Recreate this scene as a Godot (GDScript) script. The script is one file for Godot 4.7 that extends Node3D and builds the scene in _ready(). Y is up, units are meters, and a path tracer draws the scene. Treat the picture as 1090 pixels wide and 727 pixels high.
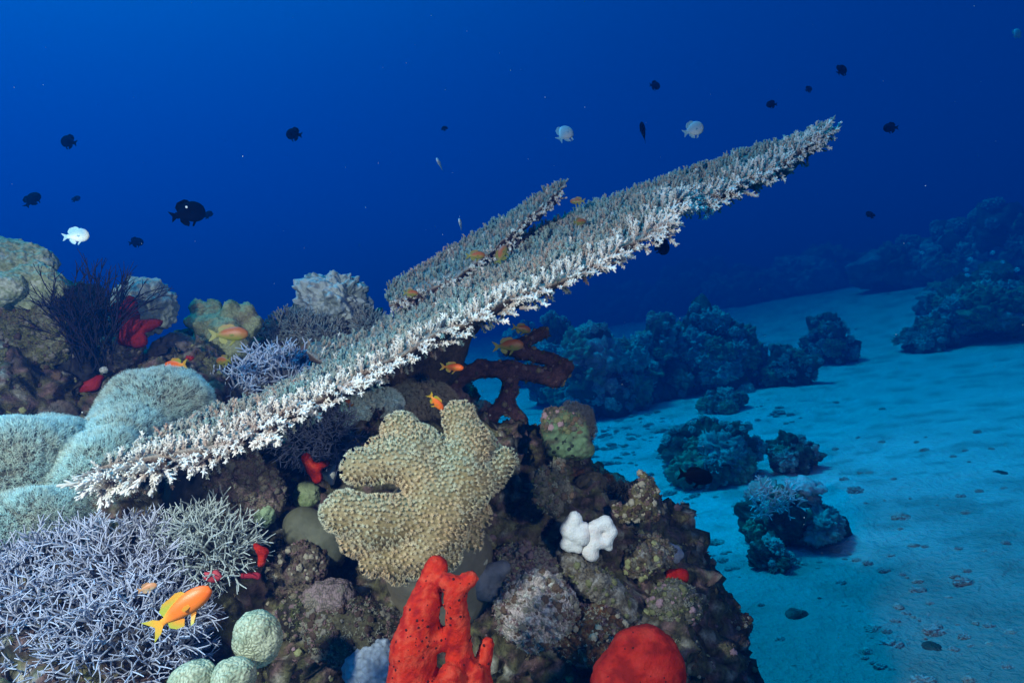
extends Node3D
# A coral reef slope under water: a leaning table coral over a crowded reef mound, blue water, sand with coral heads behind.

const FOCAL := 698.0                      # focal length in photo pixels (1090 x 727)
const EYE := Vector3(0.0, 1.4, 0.0)
const TILT := -0.0385                     # the camera looks slightly down
var view := Basis(Vector3.RIGHT, TILT)

var made_names := {}
var sphere_cache := {}
var rng := RandomNumberGenerator.new()
var fine: FastNoiseLite
var rough: FastNoiseLite
var ridged: FastNoiseLite
var cells: FastNoiseLite
var patch: FastNoiseLite
var mats := {}


# ---------------------------------------------------------------- a mesh being collected
class Acc:
	var v := PackedVector3Array()
	var n := PackedVector3Array()
	var c := PackedColorArray()
	var i := PackedInt32Array()

	func vert(p: Vector3, nn: Vector3, cc: Color) -> int:
		v.push_back(p); n.push_back(nn); c.push_back(cc)
		return v.size() - 1

	func tri(a: int, b: int, d: int) -> void:
		i.push_back(a); i.push_back(b); i.push_back(d)

	func tube(pts: PackedVector3Array, rad: PackedFloat32Array, sides: int, cols: PackedColorArray, round_tip := true) -> void:
		var k := pts.size()
		var dir := (pts[1] - pts[0]).normalized()
		var side := dir.cross(Vector3(0.31, 0.9, 0.22)).normalized()
		var before := -1
		for j in k:
			if j > 0 and j < k - 1: dir = (pts[j + 1] - pts[j - 1]).normalized()
			elif j == k - 1: dir = (pts[j] - pts[j - 1]).normalized()
			side = (side - dir * side.dot(dir)).normalized()
			var up := dir.cross(side)
			var first := v.size()
			for s in sides:
				var a := TAU * s / sides
				var o := side * cos(a) + up * sin(a)
				vert(pts[j] + o * rad[j], o, cols[j])
			if before >= 0:
				for s in sides:
					var t := (s + 1) % sides
					tri(before + s, first + s, before + t)
					tri(before + t, first + s, first + t)
			before = first
		if round_tip:
			var e := pts[k - 1]
			var r := rad[k - 1]
			var first := v.size()
			var up := dir.cross(side)
			for s in sides:
				var a := TAU * s / sides
				var o := side * cos(a) + up * sin(a)
				vert(e + o * r * 0.66 + dir * r * 0.6, (o + dir).normalized(), cols[k - 1])
			for s in sides:
				var t := (s + 1) % sides
				tri(before + s, first + s, before + t)
				tri(before + t, first + s, first + t)
			var tip := vert(e + dir * r * 0.9, dir, cols[k - 1])
			for s in sides:
				tri(first + s, tip, first + (s + 1) % sides)

	func spike(at: Vector3, dir: Vector3, length: float, r: float, sides: int, c0: Color, c1: Color) -> void:
		# a short blunt stub
		var side := dir.cross(Vector3(0.41, 0.77, 0.3)).normalized()
		var up := dir.cross(side)
		var first := v.size()
		for s in sides:
			var a := TAU * s / sides
			var o := side * cos(a) + up * sin(a)
			vert(at + o * r, o, c0)
			vert(at + o * r * 0.62 + dir * length * 0.85, (o + dir * 0.6).normalized(), c1)
		var tip := vert(at + dir * length, dir, c1)
		for s in sides:
			var t := (s + 1) % sides
			tri(first + 2 * s, first + 2 * s + 1, first + 2 * t)
			tri(first + 2 * t, first + 2 * s + 1, first + 2 * t + 1)
			tri(first + 2 * s + 1, tip, first + 2 * t + 1)

	func add(m: Acc, t: Transform3D) -> void:
		var base := v.size()
		var nb := t.basis.orthonormalized()
		for k in m.v.size():
			v.push_back(t * m.v[k]); n.push_back(nb * m.n[k]); c.push_back(m.c[k])
		for k in m.i: i.push_back(base + k)

	func recompute() -> void:
		n.resize(v.size()); n.fill(Vector3.ZERO)
		for k in range(0, i.size(), 3):
			var f := (v[i[k + 1]] - v[i[k]]).cross(v[i[k + 2]] - v[i[k]])
			n[i[k]] += f; n[i[k + 1]] += f; n[i[k + 2]] += f
		for k in v.size(): n[k] = n[k].normalized()

	func flip_normals() -> void:
		for k in n.size(): n[k] = -n[k]

	func mesh() -> ArrayMesh:
		# every face is wound clockwise seen from the side its normals point to
		for k in range(0, i.size(), 3):
			var a := i[k]
			var b := i[k + 1]
			var d := i[k + 2]
			if (v[b] - v[a]).cross(v[d] - v[a]).dot(n[a] + n[b] + n[d]) > 0.0:
				i[k + 1] = d; i[k + 2] = b
		var arr := []
		arr.resize(Mesh.ARRAY_MAX)
		arr[Mesh.ARRAY_VERTEX] = v; arr[Mesh.ARRAY_NORMAL] = n; arr[Mesh.ARRAY_COLOR] = c; arr[Mesh.ARRAY_INDEX] = i
		var m := ArrayMesh.new()
		m.add_surface_from_arrays(Mesh.PRIMITIVE_TRIANGLES, arr)
		return m


# ---------------------------------------------------------------- naming and placing
func at(x: float, y: float, d: float) -> Vector3:
	# where a thing stands that the photo shows at pixel x, y, d metres away along the view
	return EYE + view * Vector3((x - 545.0) / FOCAL * d, (363.5 - y) / FOCAL * d, -d)


func numbered(called: String) -> String:
	var k: int = made_names.get(called, -1) + 1
	made_names[called] = k
	return called if k == 0 else "%s_%03d" % [called, k]


func tag(o: Node, label := "", category := "", group := "", kind := "") -> void:
	if label: o.set_meta("label", label)
	if category: o.set_meta("category", category)
	if group: o.set_meta("group", group)
	if kind: o.set_meta("kind", kind)


func thing(called: String, label: String, category: String, where := Vector3.ZERO, group := "") -> Node3D:
	var o := Node3D.new()
	o.name = numbered(called)
	add_child(o, true)
	o.position = where
	tag(o, label, category, group)
	return o


func part(called: String, m: Mesh, mat: Material, parent: Node, where := Transform3D.IDENTITY) -> MeshInstance3D:
	var o := MeshInstance3D.new()
	o.name = called if parent != self else numbered(called)
	o.mesh = m
	o.material_override = mat
	parent.add_child(o, true)
	o.transform = where
	return o


func local_part(called: String, acc: Acc, mat: Material, parent: Node3D) -> MeshInstance3D:
	# geometry collected in world coordinates becomes a part in its thing's own
	var own := Acc.new()
	own.add(acc, parent.transform.affine_inverse())
	return part(called, own.mesh(), mat, parent)


func many(called: String, m: Mesh, mat: Material, parent: Node3D, xf: Array, cols: Array = []) -> MultiMeshInstance3D:
	var mm := MultiMesh.new()
	mm.transform_format = MultiMesh.TRANSFORM_3D
	mm.use_colors = cols.size() > 0
	mm.mesh = m
	mm.instance_count = xf.size()
	for k in xf.size():
		mm.set_instance_transform(k, xf[k])
		if cols.size() > 0: mm.set_instance_color(k, cols[k])
	var o := MultiMeshInstance3D.new()
	o.name = called
	o.multimesh = mm
	o.material_override = mat
	parent.add_child(o, true)
	o.set_meta("kind", "stuff")
	return o


func facing(n: Vector3, spin: float) -> Basis:
	# y along n
	var x := n.cross(Vector3(0.37, 0.2, 0.9)).normalized()
	return Basis(x, n, x.cross(n)) * Basis(Vector3.UP, spin)


func dup(o: Node3D, label: String, where: Transform3D, group := "") -> Node3D:
	var r: Node3D = o.duplicate()
	var base: String = String(o.name)
	if base.length() > 4 and base[base.length() - 4] == "_": base = base.substr(0, base.length() - 4)
	r.name = numbered(base)
	add_child(r, true)
	r.transform = where
	r.set_meta("label", label)
	if group: r.set_meta("group", group)
	return r


# ---------------------------------------------------------------- shapes
func noise(kind: int, freq: float, octaves: int, seed_: int) -> FastNoiseLite:
	var f := FastNoiseLite.new()
	f.noise_type = kind
	f.frequency = freq
	f.seed = seed_
	if octaves > 1:
		f.fractal_type = FastNoiseLite.FRACTAL_FBM
		f.fractal_octaves = octaves
	else:
		f.fractal_type = FastNoiseLite.FRACTAL_NONE
	return f


func ball(k: int) -> Acc:
	# a cube sphere of k x k squares a side, with shared edges
	if sphere_cache.has(k): return sphere_cache[k]
	var a := Acc.new()
	var seen := {}
	for side in 6:
		var ids := []
		for y in k + 1:
			for x in k + 1:
				var u := tan((2.0 * x / k - 1.0) * PI / 4)
				var w := tan((2.0 * y / k - 1.0) * PI / 4)
				var p: Vector3 = [Vector3(1, u, w), Vector3(-1, u, w), Vector3(u, 1, w), Vector3(u, -1, w), Vector3(u, w, 1), Vector3(u, w, -1)][side]
				p = p.normalized()
				var key := Vector3i((p * 10000.0).round())
				if not seen.has(key): seen[key] = a.vert(p, p, Color.WHITE)
				ids.push_back(seen[key])
		for y in k:
			for x in k:
				var q: int = ids[y * (k + 1) + x]
				var r: int = ids[y * (k + 1) + x + 1]
				var s: int = ids[(y + 1) * (k + 1) + x]
				var t: int = ids[(y + 1) * (k + 1) + x + 1]
				# outward: cross of the first two edges along the normal
				if (a.v[r] - a.v[q]).cross(a.v[s] - a.v[q]).dot(a.v[q]) > 0.0:
					a.tri(q, r, s); a.tri(r, t, s)
				else:
					a.tri(q, s, r); a.tri(r, s, t)
	sphere_cache[k] = a
	return a


func lump(k: int, radii: Vector3, shift: float, low: float, low_f: float, bumps: float, bump_f: float, grain: float, grain_f: float, pal: Array, pal_f := 14.0) -> Acc:
	# a lumpy stone or coral head round the origin. low: broad dents; bumps: rounded knobs; grain: fine roughness (all in metres)
	var s := ball(k)
	var a := Acc.new()
	a.v = s.v.duplicate(); a.i = s.i.duplicate()
	a.c.resize(a.v.size())
	var o := Vector3(shift * 7.3, shift * 3.1, -shift * 5.7)
	for j in a.v.size():
		var d := s.v[j]
		var p := d * radii
		var q := p + o
		var h := low * rough.get_noise_3dv(q * low_f)
		if bumps != 0.0: h += bumps * (-cells.get_noise_3dv(q * bump_f)) + bumps * 0.45 * (-0.5 - cells.get_noise_3dv(q * bump_f * 2.7))
		if grain != 0.0: h += grain * fine.get_noise_3dv(q * grain_f)
		a.v[j] = p + d * h
		a.c[j] = pick(pal, q, pal_f)
	a.recompute()
	return a


func pick(pal: Array, q: Vector3, f: float) -> Color:
	# patches of colours that grow beside each other
	if pal.size() == 1: return pal[0]
	var t := 0.5 + 0.8 * patch.get_noise_3dv(q * f) + 0.5 * fine.get_noise_3dv(q * f * 5.0)
	t = clampf(t, 0.0, 0.9999) * (pal.size() - 1)
	var k := int(t)
	return (pal[k] as Color).lerp(pal[k + 1], smoothstep(0.25, 0.75, t - k))


func nets(blobs: Array, cell: float, blend: float, amp: float, amp_f: float, pal: Array, pal_f := 14.0) -> Acc:
	# smooth union of tapered capsules [a, b, ra, rb], roughened by noise, meshed as surface nets
	var lo := Vector3.INF
	var hi := -Vector3.INF
	for b in blobs:
		for q in 2:
			var p: Vector3 = b[q]
			var r: float = b[2 + q] + amp + cell * 2
			lo = lo.min(p - Vector3.ONE * r); hi = hi.max(p + Vector3.ONE * r)
	var B := 4
	var nb := Vector3i(((hi - lo) / (cell * B)).ceil()) + Vector3i.ONE
	var N := nb * B + Vector3i.ONE
	var val := PackedFloat32Array()
	val.resize(N.x * N.y * N.z); val.fill(1e9)
	var half := cell * B * 0.5
	var reach := half * 1.7321 + absf(amp) + blend * 0.3 + cell
	var active: Array[Vector3i] = []
	var n := blobs.size()
	var A := PackedVector3Array()
	var D := PackedVector3Array()
	var R := PackedFloat32Array()
	var S := PackedFloat32Array()
	var L := PackedFloat32Array()
	for b in blobs:
		A.push_back(b[0]); D.push_back(b[1] - b[0]); R.push_back(b[2]); S.push_back(b[3] - b[2]); L.push_back(maxf((b[1] - b[0]).length_squared(), 1e-9))
	for bz in nb.z:
		for by in nb.y:
			for bx in nb.x:
				var mid := lo + (Vector3(bx, by, bz) + Vector3.ONE * 0.5) * cell * B
				var least := 1e9
				var near := PackedInt32Array()
				for k in n:
					var pa := mid - A[k]
					var h := clampf(pa.dot(D[k]) / L[k], 0.0, 1.0)
					var d := (pa - D[k] * h).length() - R[k] - S[k] * h
					if d < reach + blend: near.push_back(k)
					least = minf(least, d)
				if least > reach or least < -reach: continue
				active.push_back(Vector3i(bx, by, bz))
				for z in B + 1:
					for y in B + 1:
						for x in B + 1:
							var g := Vector3i(bx * B + x, by * B + y, bz * B + z)
							var id := (g.z * N.y + g.y) * N.x + g.x
							if val[id] < 1e8: continue
							var p := lo + Vector3(g) * cell
							var f := 1e3
							for k in near:
								var pa := p - A[k]
								var h := clampf(pa.dot(D[k]) / L[k], 0.0, 1.0)
								var d := (pa - D[k] * h).length() - R[k] - S[k] * h
								var w := maxf(blend - absf(f - d), 0.0) / blend
								f = minf(f, d) - w * w * blend * 0.25
							if amp != 0.0: f += amp * rough.get_noise_3dv(p * amp_f)
							val[id] = f
	var a := Acc.new()
	var at_cell := {}
	var step := [1, N.x, N.x * N.y]
	var corner := PackedInt32Array()
	for z in 2:
		for y in 2:
			for x in 2: corner.push_back(x + y * N.x + z * N.x * N.y)
	var edges := [[0, 1], [2, 3], [4, 5], [6, 7], [0, 2], [1, 3], [4, 6], [5, 7], [0, 4], [1, 5], [2, 6], [3, 7]]
	var off := [Vector3(0, 0, 0), Vector3(1, 0, 0), Vector3(0, 1, 0), Vector3(1, 1, 0), Vector3(0, 0, 1), Vector3(1, 0, 1), Vector3(0, 1, 1), Vector3(1, 1, 1)]
	var crossed := PackedInt32Array()
	for bl in active:
		for z in B:
			for y in B:
				for x in B:
					var g := Vector3i(bl.x * B + x, bl.y * B + y, bl.z * B + z)
					var id := (g.z * N.y + g.y) * N.x + g.x
					var mask := 0
					for q in 8:
						if val[id + corner[q]] < 0.0: mask |= 1 << q
					if mask == 0 or mask == 255: continue
					var sum := Vector3.ZERO
					var cnt := 0
					for e in edges:
						var e0: int = e[0]
						var e1: int = e[1]
						if ((mask >> e0) & 1) == ((mask >> e1) & 1): continue
						var v0 := val[id + corner[e0]]
						var v1 := val[id + corner[e1]]
						var p0: Vector3 = off[e0]
						sum += p0.lerp(off[e1], v0 / (v0 - v1))
						cnt += 1
					at_cell[id] = a.vert(lo + (Vector3(g) + sum / cnt) * cell, Vector3.UP, Color.WHITE)
					crossed.push_back(id)
	for id in crossed:
		for ax in 3:
			var s: int = step[ax]
			var in0 := val[id] < 0.0
			var v1 := val[id + s]
			if v1 > 1e8 or in0 == (v1 < 0.0): continue
			var s1: int = step[(ax + 1) % 3]
			var s2: int = step[(ax + 2) % 3]
			var q0: int = at_cell.get(id, -1)
			var q1: int = at_cell.get(id - s1, -1)
			var q2: int = at_cell.get(id - s1 - s2, -1)
			var q3: int = at_cell.get(id - s2, -1)
			if q0 < 0 or q1 < 0 or q2 < 0 or q3 < 0: continue
			if in0:
				a.tri(q0, q1, q2); a.tri(q0, q2, q3)
			else:
				a.tri(q0, q2, q1); a.tri(q0, q3, q2)
	a.recompute()
	for k in a.v.size(): a.c[k] = pick(pal, a.v[k], pal_f)
	return a


func finer(a: Acc) -> Acc:
	# every triangle in four
	var r := Acc.new()
	r.v = a.v.duplicate(); r.n = a.n.duplicate(); r.c = a.c.duplicate()
	var mids := {}
	for k in range(0, a.i.size(), 3):
		var t := [a.i[k], a.i[k + 1], a.i[k + 2]]
		var m := [0, 0, 0]
		for e in 3:
			var p: int = mini(t[e], t[(e + 1) % 3])
			var q: int = maxi(t[e], t[(e + 1) % 3])
			var key := p * 4000000 + q
			if not mids.has(key): mids[key] = r.vert((a.v[p] + a.v[q]) * 0.5, (a.n[p] + a.n[q]).normalized(), a.c[p].lerp(a.c[q], 0.5))
			m[e] = mids[key]
		r.tri(t[0], m[0], m[2]); r.tri(m[0], t[1], m[1]); r.tri(m[2], m[1], t[2]); r.tri(m[0], m[1], m[2])
	return r


func roughen(a: Acc, bumps: float, bump_f: float, grain: float, grain_f: float, holes := 0.0, hole_f := 10.0) -> void:
	for k in a.v.size():
		var q := a.v[k]
		var h := grain * fine.get_noise_3dv(q * grain_f)
		if bumps != 0.0: h += bumps * (-0.5 - cells.get_noise_3dv(q * bump_f))
		if holes != 0.0: h -= holes * smoothstep(0.25, 0.55, patch.get_noise_3dv(q * hole_f))
		a.v[k] = q + a.n[k] * h
	a.recompute()


func repaint(a: Acc, pal: Array, f: float) -> void:
	for k in a.v.size(): a.c[k] = pick(pal, a.v[k], f)


func px(list: Array) -> Array:
	# capsules given as x, y, x2, y2, radius, radius2 in pixels of the plan, and two distances
	var out := []
	for b in list:
		var d1: float = b[6]
		var d2: float = b[7] if b.size() > 7 else b[6]
		out.push_back([at(b[0], b[1], d1), at(b[2], b[3], d2), b[4] * d1 / FOCAL, b[5] * d2 / FOCAL])
	return out


func spots(a: Acc, count: int, seed_: int, seen_only := true) -> Array:
	# [point, normal] pairs spread evenly over a surface
	var r := RandomNumberGenerator.new()
	r.seed = seed_
	var cum := PackedFloat32Array()
	var total := 0.0
	for k in range(0, a.i.size(), 3):
		total += (a.v[a.i[k + 1]] - a.v[a.i[k]]).cross(a.v[a.i[k + 2]] - a.v[a.i[k]]).length()
		cum.push_back(total)
	var out := []
	var tries := 0
	while out.size() < count and tries < count * 12:
		tries += 1
		var k := mini(cum.bsearch(r.randf() * total), cum.size() - 1) * 3
		var u := r.randf()
		var w := r.randf()
		if u + w > 1.0: u = 1.0 - u; w = 1.0 - w
		var p := a.v[a.i[k]] * (1.0 - u - w) + a.v[a.i[k + 1]] * u + a.v[a.i[k + 2]] * w
		var nn := (a.n[a.i[k]] * (1.0 - u - w) + a.n[a.i[k + 1]] * u + a.n[a.i[k + 2]] * w).normalized()
		if not seen_only or towards_eye(p, nn): out.push_back([p, nn])
	return out


func towards_eye(p: Vector3, n: Vector3) -> bool:
	return n.dot((EYE - p).normalized()) > -0.35


# ---------------------------------------------------------------- materials
func shade_image(f: FastNoiseLite, size: int, dark: Color, light: Color, gamma := 1.0) -> ImageTexture:
	var im := f.get_seamless_image(size, size, false, false, 0.15)
	im.convert(Image.FORMAT_RGB8)
	var data := im.get_data()
	var lut := PackedByteArray()
	for k in 256:
		var c := dark.lerp(light, pow(k / 255.0, gamma)).linear_to_srgb()
		lut.push_back(clampi(int(c.r * 255), 0, 255)); lut.push_back(clampi(int(c.g * 255), 0, 255)); lut.push_back(clampi(int(c.b * 255), 0, 255))
	for k in range(0, data.size(), 3):
		var g := data[k] * 3
		data[k] = lut[g]; data[k + 1] = lut[g + 1]; data[k + 2] = lut[g + 2]
	return ImageTexture.create_from_image(Image.create_from_data(size, size, false, Image.FORMAT_RGB8, data))


func relief_image(f: FastNoiseLite, size: int, strength: float, invert := false) -> ImageTexture:
	var im := f.get_seamless_image(size, size, invert, false, 0.15)
	im.convert(Image.FORMAT_RGB8)
	im.bump_map_to_normal_map(strength)
	return ImageTexture.create_from_image(im)


func skin(shade: Texture2D, relief: Texture2D, scale: float, rough_: float, depth := 1.0, spec := 0.3, color := Color.WHITE, colored := true) -> StandardMaterial3D:
	var m := StandardMaterial3D.new()
	m.vertex_color_use_as_albedo = colored
	m.albedo_color = color.linear_to_srgb()
	m.roughness = rough_
	m.metallic_specular = spec
	if shade: m.albedo_texture = shade
	if relief:
		m.normal_enabled = true
		m.normal_texture = relief
		m.normal_scale = depth
	m.uv1_triplanar = true
	m.uv1_scale = Vector3.ONE * scale
	return m


func make_materials() -> void:
	fine = noise(FastNoiseLite.TYPE_SIMPLEX, 1.0, 3, 11)
	rough = noise(FastNoiseLite.TYPE_SIMPLEX_SMOOTH, 1.0, 4, 5)
	patch = noise(FastNoiseLite.TYPE_SIMPLEX_SMOOTH, 1.0, 2, 23)
	ridged = noise(FastNoiseLite.TYPE_SIMPLEX, 1.0, 3, 31)
	ridged.fractal_type = FastNoiseLite.FRACTAL_RIDGED
	cells = noise(FastNoiseLite.TYPE_CELLULAR, 1.0, 1, 7)
	cells.cellular_return_type = FastNoiseLite.RETURN_DISTANCE
	cells.cellular_jitter = 0.9
	var grit := noise(FastNoiseLite.TYPE_SIMPLEX, 0.03, 6, 3)
	grit.fractal_gain = 0.68
	var pits := noise(FastNoiseLite.TYPE_CELLULAR, 0.045, 1, 9)
	pits.cellular_return_type = FastNoiseLite.RETURN_DISTANCE
	var pits2 := noise(FastNoiseLite.TYPE_CELLULAR, 0.06, 1, 19)
	pits2.cellular_return_type = FastNoiseLite.RETURN_DISTANCE
	var folds := noise(FastNoiseLite.TYPE_SIMPLEX, 0.026, 2, 13)
	folds.fractal_type = FastNoiseLite.FRACTAL_RIDGED
	folds.fractal_octaves = 1
	var grey := Color(0.42, 0.42, 0.42)
	var mottle := shade_image(grit, 512, Color(0.10, 0.095, 0.09), Color(1.25, 1.22, 1.18), 1.15)
	var soft := shade_image(grit, 512, Color(0.66, 0.66, 0.66), Color(1, 1, 1))
	var pores := shade_image(pits, 512, Color(1, 1, 1), Color(0.42, 0.4, 0.36), 1.4)
	var veins := shade_image(folds, 512, Color(1.0, 1.0, 1.0), Color(0.13, 0.14, 0.10), 3.0)
	var n_grit := relief_image(grit, 512, 9.0)
	var n_pits := relief_image(pits, 512, 7.0)
	var n_cells := relief_image(pits2, 512, 7.0, true)
	var n_folds := relief_image(folds, 512, 6.0, true)
	mats.rock = skin(mottle, n_grit, 5.0, 0.92, 1.3)
	mats.crust = skin(mottle, n_grit, 11.0, 0.88, 1.2)
	mats.coral = skin(pores, n_pits, 8.0, 0.85, 1.0)
	mats.porous = skin(pores, n_pits, 5.0, 0.85, 1.2)
	mats.knob = skin(soft, n_cells, 12.0, 0.85, 0.9)
	mats.groove = skin(veins, n_folds, 9.0, 0.85, 1.0)
	mats.smooth = skin(soft, n_grit, 5.0, 0.6, 0.25)
	mats.sponge = skin(soft, n_grit, 9.0, 0.8, 0.9, 0.12)
	mats.plain = skin(null, null, 1.0, 0.8)
	mats.polyp = skin(null, null, 1.0, 0.7)
	mats.polyp.backlight = Color(0.25, 0.25, 0.25)
	mats.fish = skin(null, n_cells, 7.0, 0.42, 0.35, 0.45)
	mats.dark_fish = skin(null, null, 1.0, 0.75, 1.0, 0.12)
	mats.fin = skin(null, null, 1.0, 0.5, 1.0, 0.4)
	mats.fin.backlight = Color(0.35, 0.35, 0.35)
	mats.sand = skin(shade_image(grit, 512, Color(0.72, 0.71, 0.68), Color(1, 1, 1), 0.7), n_grit, 0.9, 0.95, 0.9)
	mats.far = skin(soft, n_grit, 1.2, 0.95, 1.5)
	mats.polyp.vertex_color_use_as_albedo = true


# ---------------------------------------------------------------- the setting
func ground(x: float, z: float) -> float:
	# the seabed falls away to one side, with low dunes
	var h := 0.118 * x + 0.035 * rough.get_noise_2d(x * 0.55, z * 0.55) + 0.01 * fine.get_noise_2d(x * 2.5, z * 2.5)
	var far_rise := smoothstep(5.0, 16.0, x) * smoothstep(-6.0, -14.0, z)
	h += far_rise * 0.9
	return h


func make_seabed() -> void:
	var a := Acc.new()
	var k := 240
	for j in k + 1:
		for q in k + 1:
			var u := 2.0 * q / k - 1.0
			var w := 2.0 * j / k - 1.0
			var x := 0.8 + sinh(u * 4.2) * 1.5
			var z := -3.2 + sinh(w * 4.2) * 1.5
			var p := Vector3(x, ground(x, z), z)
			p.y += 0.004 * sin(z * 42.0 + x * 16.0 + 5.0 * rough.get_noise_2d(x * 2.0, z * 2.0)) * smoothstep(-0.1, 0.4, patch.get_noise_2d(x * 0.7, z * 0.7)) * smoothstep(-7.0, -3.0, z) + 0.012 * ridged.get_noise_2d(x * 1.3, z * 2.6) + 0.006 * fine.get_noise_2d(x * 9.0, z * 9.0)
			var t := 0.5 + 0.8 * rough.get_noise_2d(x * 0.9 + 40.0, z * 1.5)
			var c := Color(0.66, 0.66, 0.63).lerp(Color(0.84, 0.84, 0.81), clampf(t, 0, 1))
			var d := smoothstep(0.12, 0.5, patch.get_noise_2d(x * 1.7, z * 3.2) + 0.35 * fine.get_noise_2d(x * 5.0, z * 9.0))
			# near flat darkened: vignetting painted into the sand colour, with some dark debris
			var vignette_dark := 0.85 * smoothstep(-4.6, -2.2, z + 0.8 * rough.get_noise_2d(x * 0.8, z * 0.8)) * smoothstep(-0.5, 0.8, x)
			c = c.lerp(Color(0.27, 0.26, 0.23), vignette_dark)
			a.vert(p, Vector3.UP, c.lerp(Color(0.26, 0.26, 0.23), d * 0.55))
	for j in k:
		for q in k:
			var b := j * (k + 1) + q
			a.tri(b, b + k + 1, b + 1); a.tri(b + 1, b + k + 1, b + k + 2)
	a.recompute()
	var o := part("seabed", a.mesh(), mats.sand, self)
	tag(o, "pale sandy seabed sloping past the reef mound", "", "", "structure")


var reef: Acc
var reef_blobs := []

func make_reef() -> void:
	var b := px([
		[300, 700, 600, 690, 180, 175, 1.42, 1.5],
		[640, 690, 690, 800, 128, 150, 1.45, 1.45],
		[560, 540, 590, 600, 78, 110, 1.5, 1.45],
		[430, 520, 500, 540, 96, 96, 1.45],
		[240, 640, 260, 720, 165, 180, 1.38],
		[60, 760, 150, 780, 170, 170, 1.05, 1.1],
		[40, 600, 110, 590, 118, 110, 1.2, 1.25],
		[0, 450, 30, 400, 110, 92, 1.45, 1.55],
		[25, 350, 20, 330, 56, 50, 1.5, 1.55],
		[140, 500, 190, 480, 112, 105, 1.55, 1.65],
		[150, 440, 230, 450, 60, 72, 1.8],
		[330, 440, 420, 440, 92, 84, 2.0],
		[250, 420, 240, 400, 62, 58, 1.95],
		[360, 370, 350, 360, 46, 42, 2.05],
		[470, 500, 520, 520, 60, 60, 1.8],
		[-140, 560, -120, 700, 220, 260, 1.35],
		[100, 900, 600, 900, 260, 240, 1.6, 1.7],
		[-100, 1000, 700, 1100, 330, 330, 1.9, 2.0],
		[250, 700, 500, 700, 260, 240, 2.1],
		[-50, 520, 120, 560, 170, 170, 1.9],
		[-300, 900, 300, 1000, 300, 300, 2.2],
	])
	reef_blobs = b
	var pal := [Color(0.02, 0.02, 0.015), Color(0.10, 0.085, 0.05), Color(0.19, 0.18, 0.09), Color(0.05, 0.042, 0.03), Color(0.24, 0.15, 0.145), Color(0.12, 0.115, 0.065), Color(0.44, 0.42, 0.35)]
	reef = nets(b, 0.028, 0.10, 0.075, 5.5, pal, 9.0)
	roughen(reef, 0.035, 17.0, 0.02, 26.0)
	reef = finer(reef)
	roughen(reef, 0.018, 46.0, 0.014, 60.0, 0.02, 16.0)
	repaint(reef, pal, 34.0)
	var o := part("reef_mound", reef.mesh(), mats.rock, self)
	tag(o, "dark encrusted reef rock carrying the corals", "", "", "structure")


func make_light() -> void:
	var cam := Camera3D.new()
	cam.name = "camera"
	cam.fov = rad_to_deg(2.0 * atan(363.5 / FOCAL))
	cam.near = 0.05
	cam.far = 400.0
	cam.transform = Transform3D(view, EYE)
	add_child(cam)
	var e := Environment.new()
	e.background_mode = Environment.BG_SKY
	e.tonemap_mode = Environment.TONE_MAPPER_LINEAR
	e.tonemap_exposure = 1.0
	var s := ProceduralSkyMaterial.new()
	s.sky_top_color = Color(0.0, 0.13, 0.38).linear_to_srgb()
	s.sky_horizon_color = Color(0.0, 0.010, 0.075).linear_to_srgb()
	s.sky_curve = 1.5
	s.ground_horizon_color = Color(0.0, 0.010, 0.075).linear_to_srgb()
	s.ground_bottom_color = Color(0.0, 0.012, 0.06).linear_to_srgb()
	s.ground_curve = 0.3
	s.sun_angle_max = 90.0
	s.sun_curve = 0.5
	e.sky = Sky.new()
	e.sky.sky_material = s
	e.volumetric_fog_enabled = true
	e.volumetric_fog_albedo = Color(0.0, 0.21, 0.95).linear_to_srgb()
	e.volumetric_fog_density = 0.085
	e.volumetric_fog_anisotropy = 0.5
	e.volumetric_fog_length = 120.0
	e.sdfgi_enabled = true
	e.ssao_enabled = true
	e.ssil_enabled = true
	var we := WorldEnvironment.new()
	we.name = "water"
	we.environment = e
	add_child(we)
	var sun := DirectionalLight3D.new()
	sun.name = "sun"
	sun.light_color = Color(0.0, 0.60, 1.0).linear_to_srgb()
	sun.light_energy = 1.4
	sun.light_angular_distance = 12.0
	sun.shadow_enabled = true
	sun.basis = Basis.looking_at(Vector3(0.5, -1.0, 0.12), Vector3.BACK)
	add_child(sun)


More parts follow.
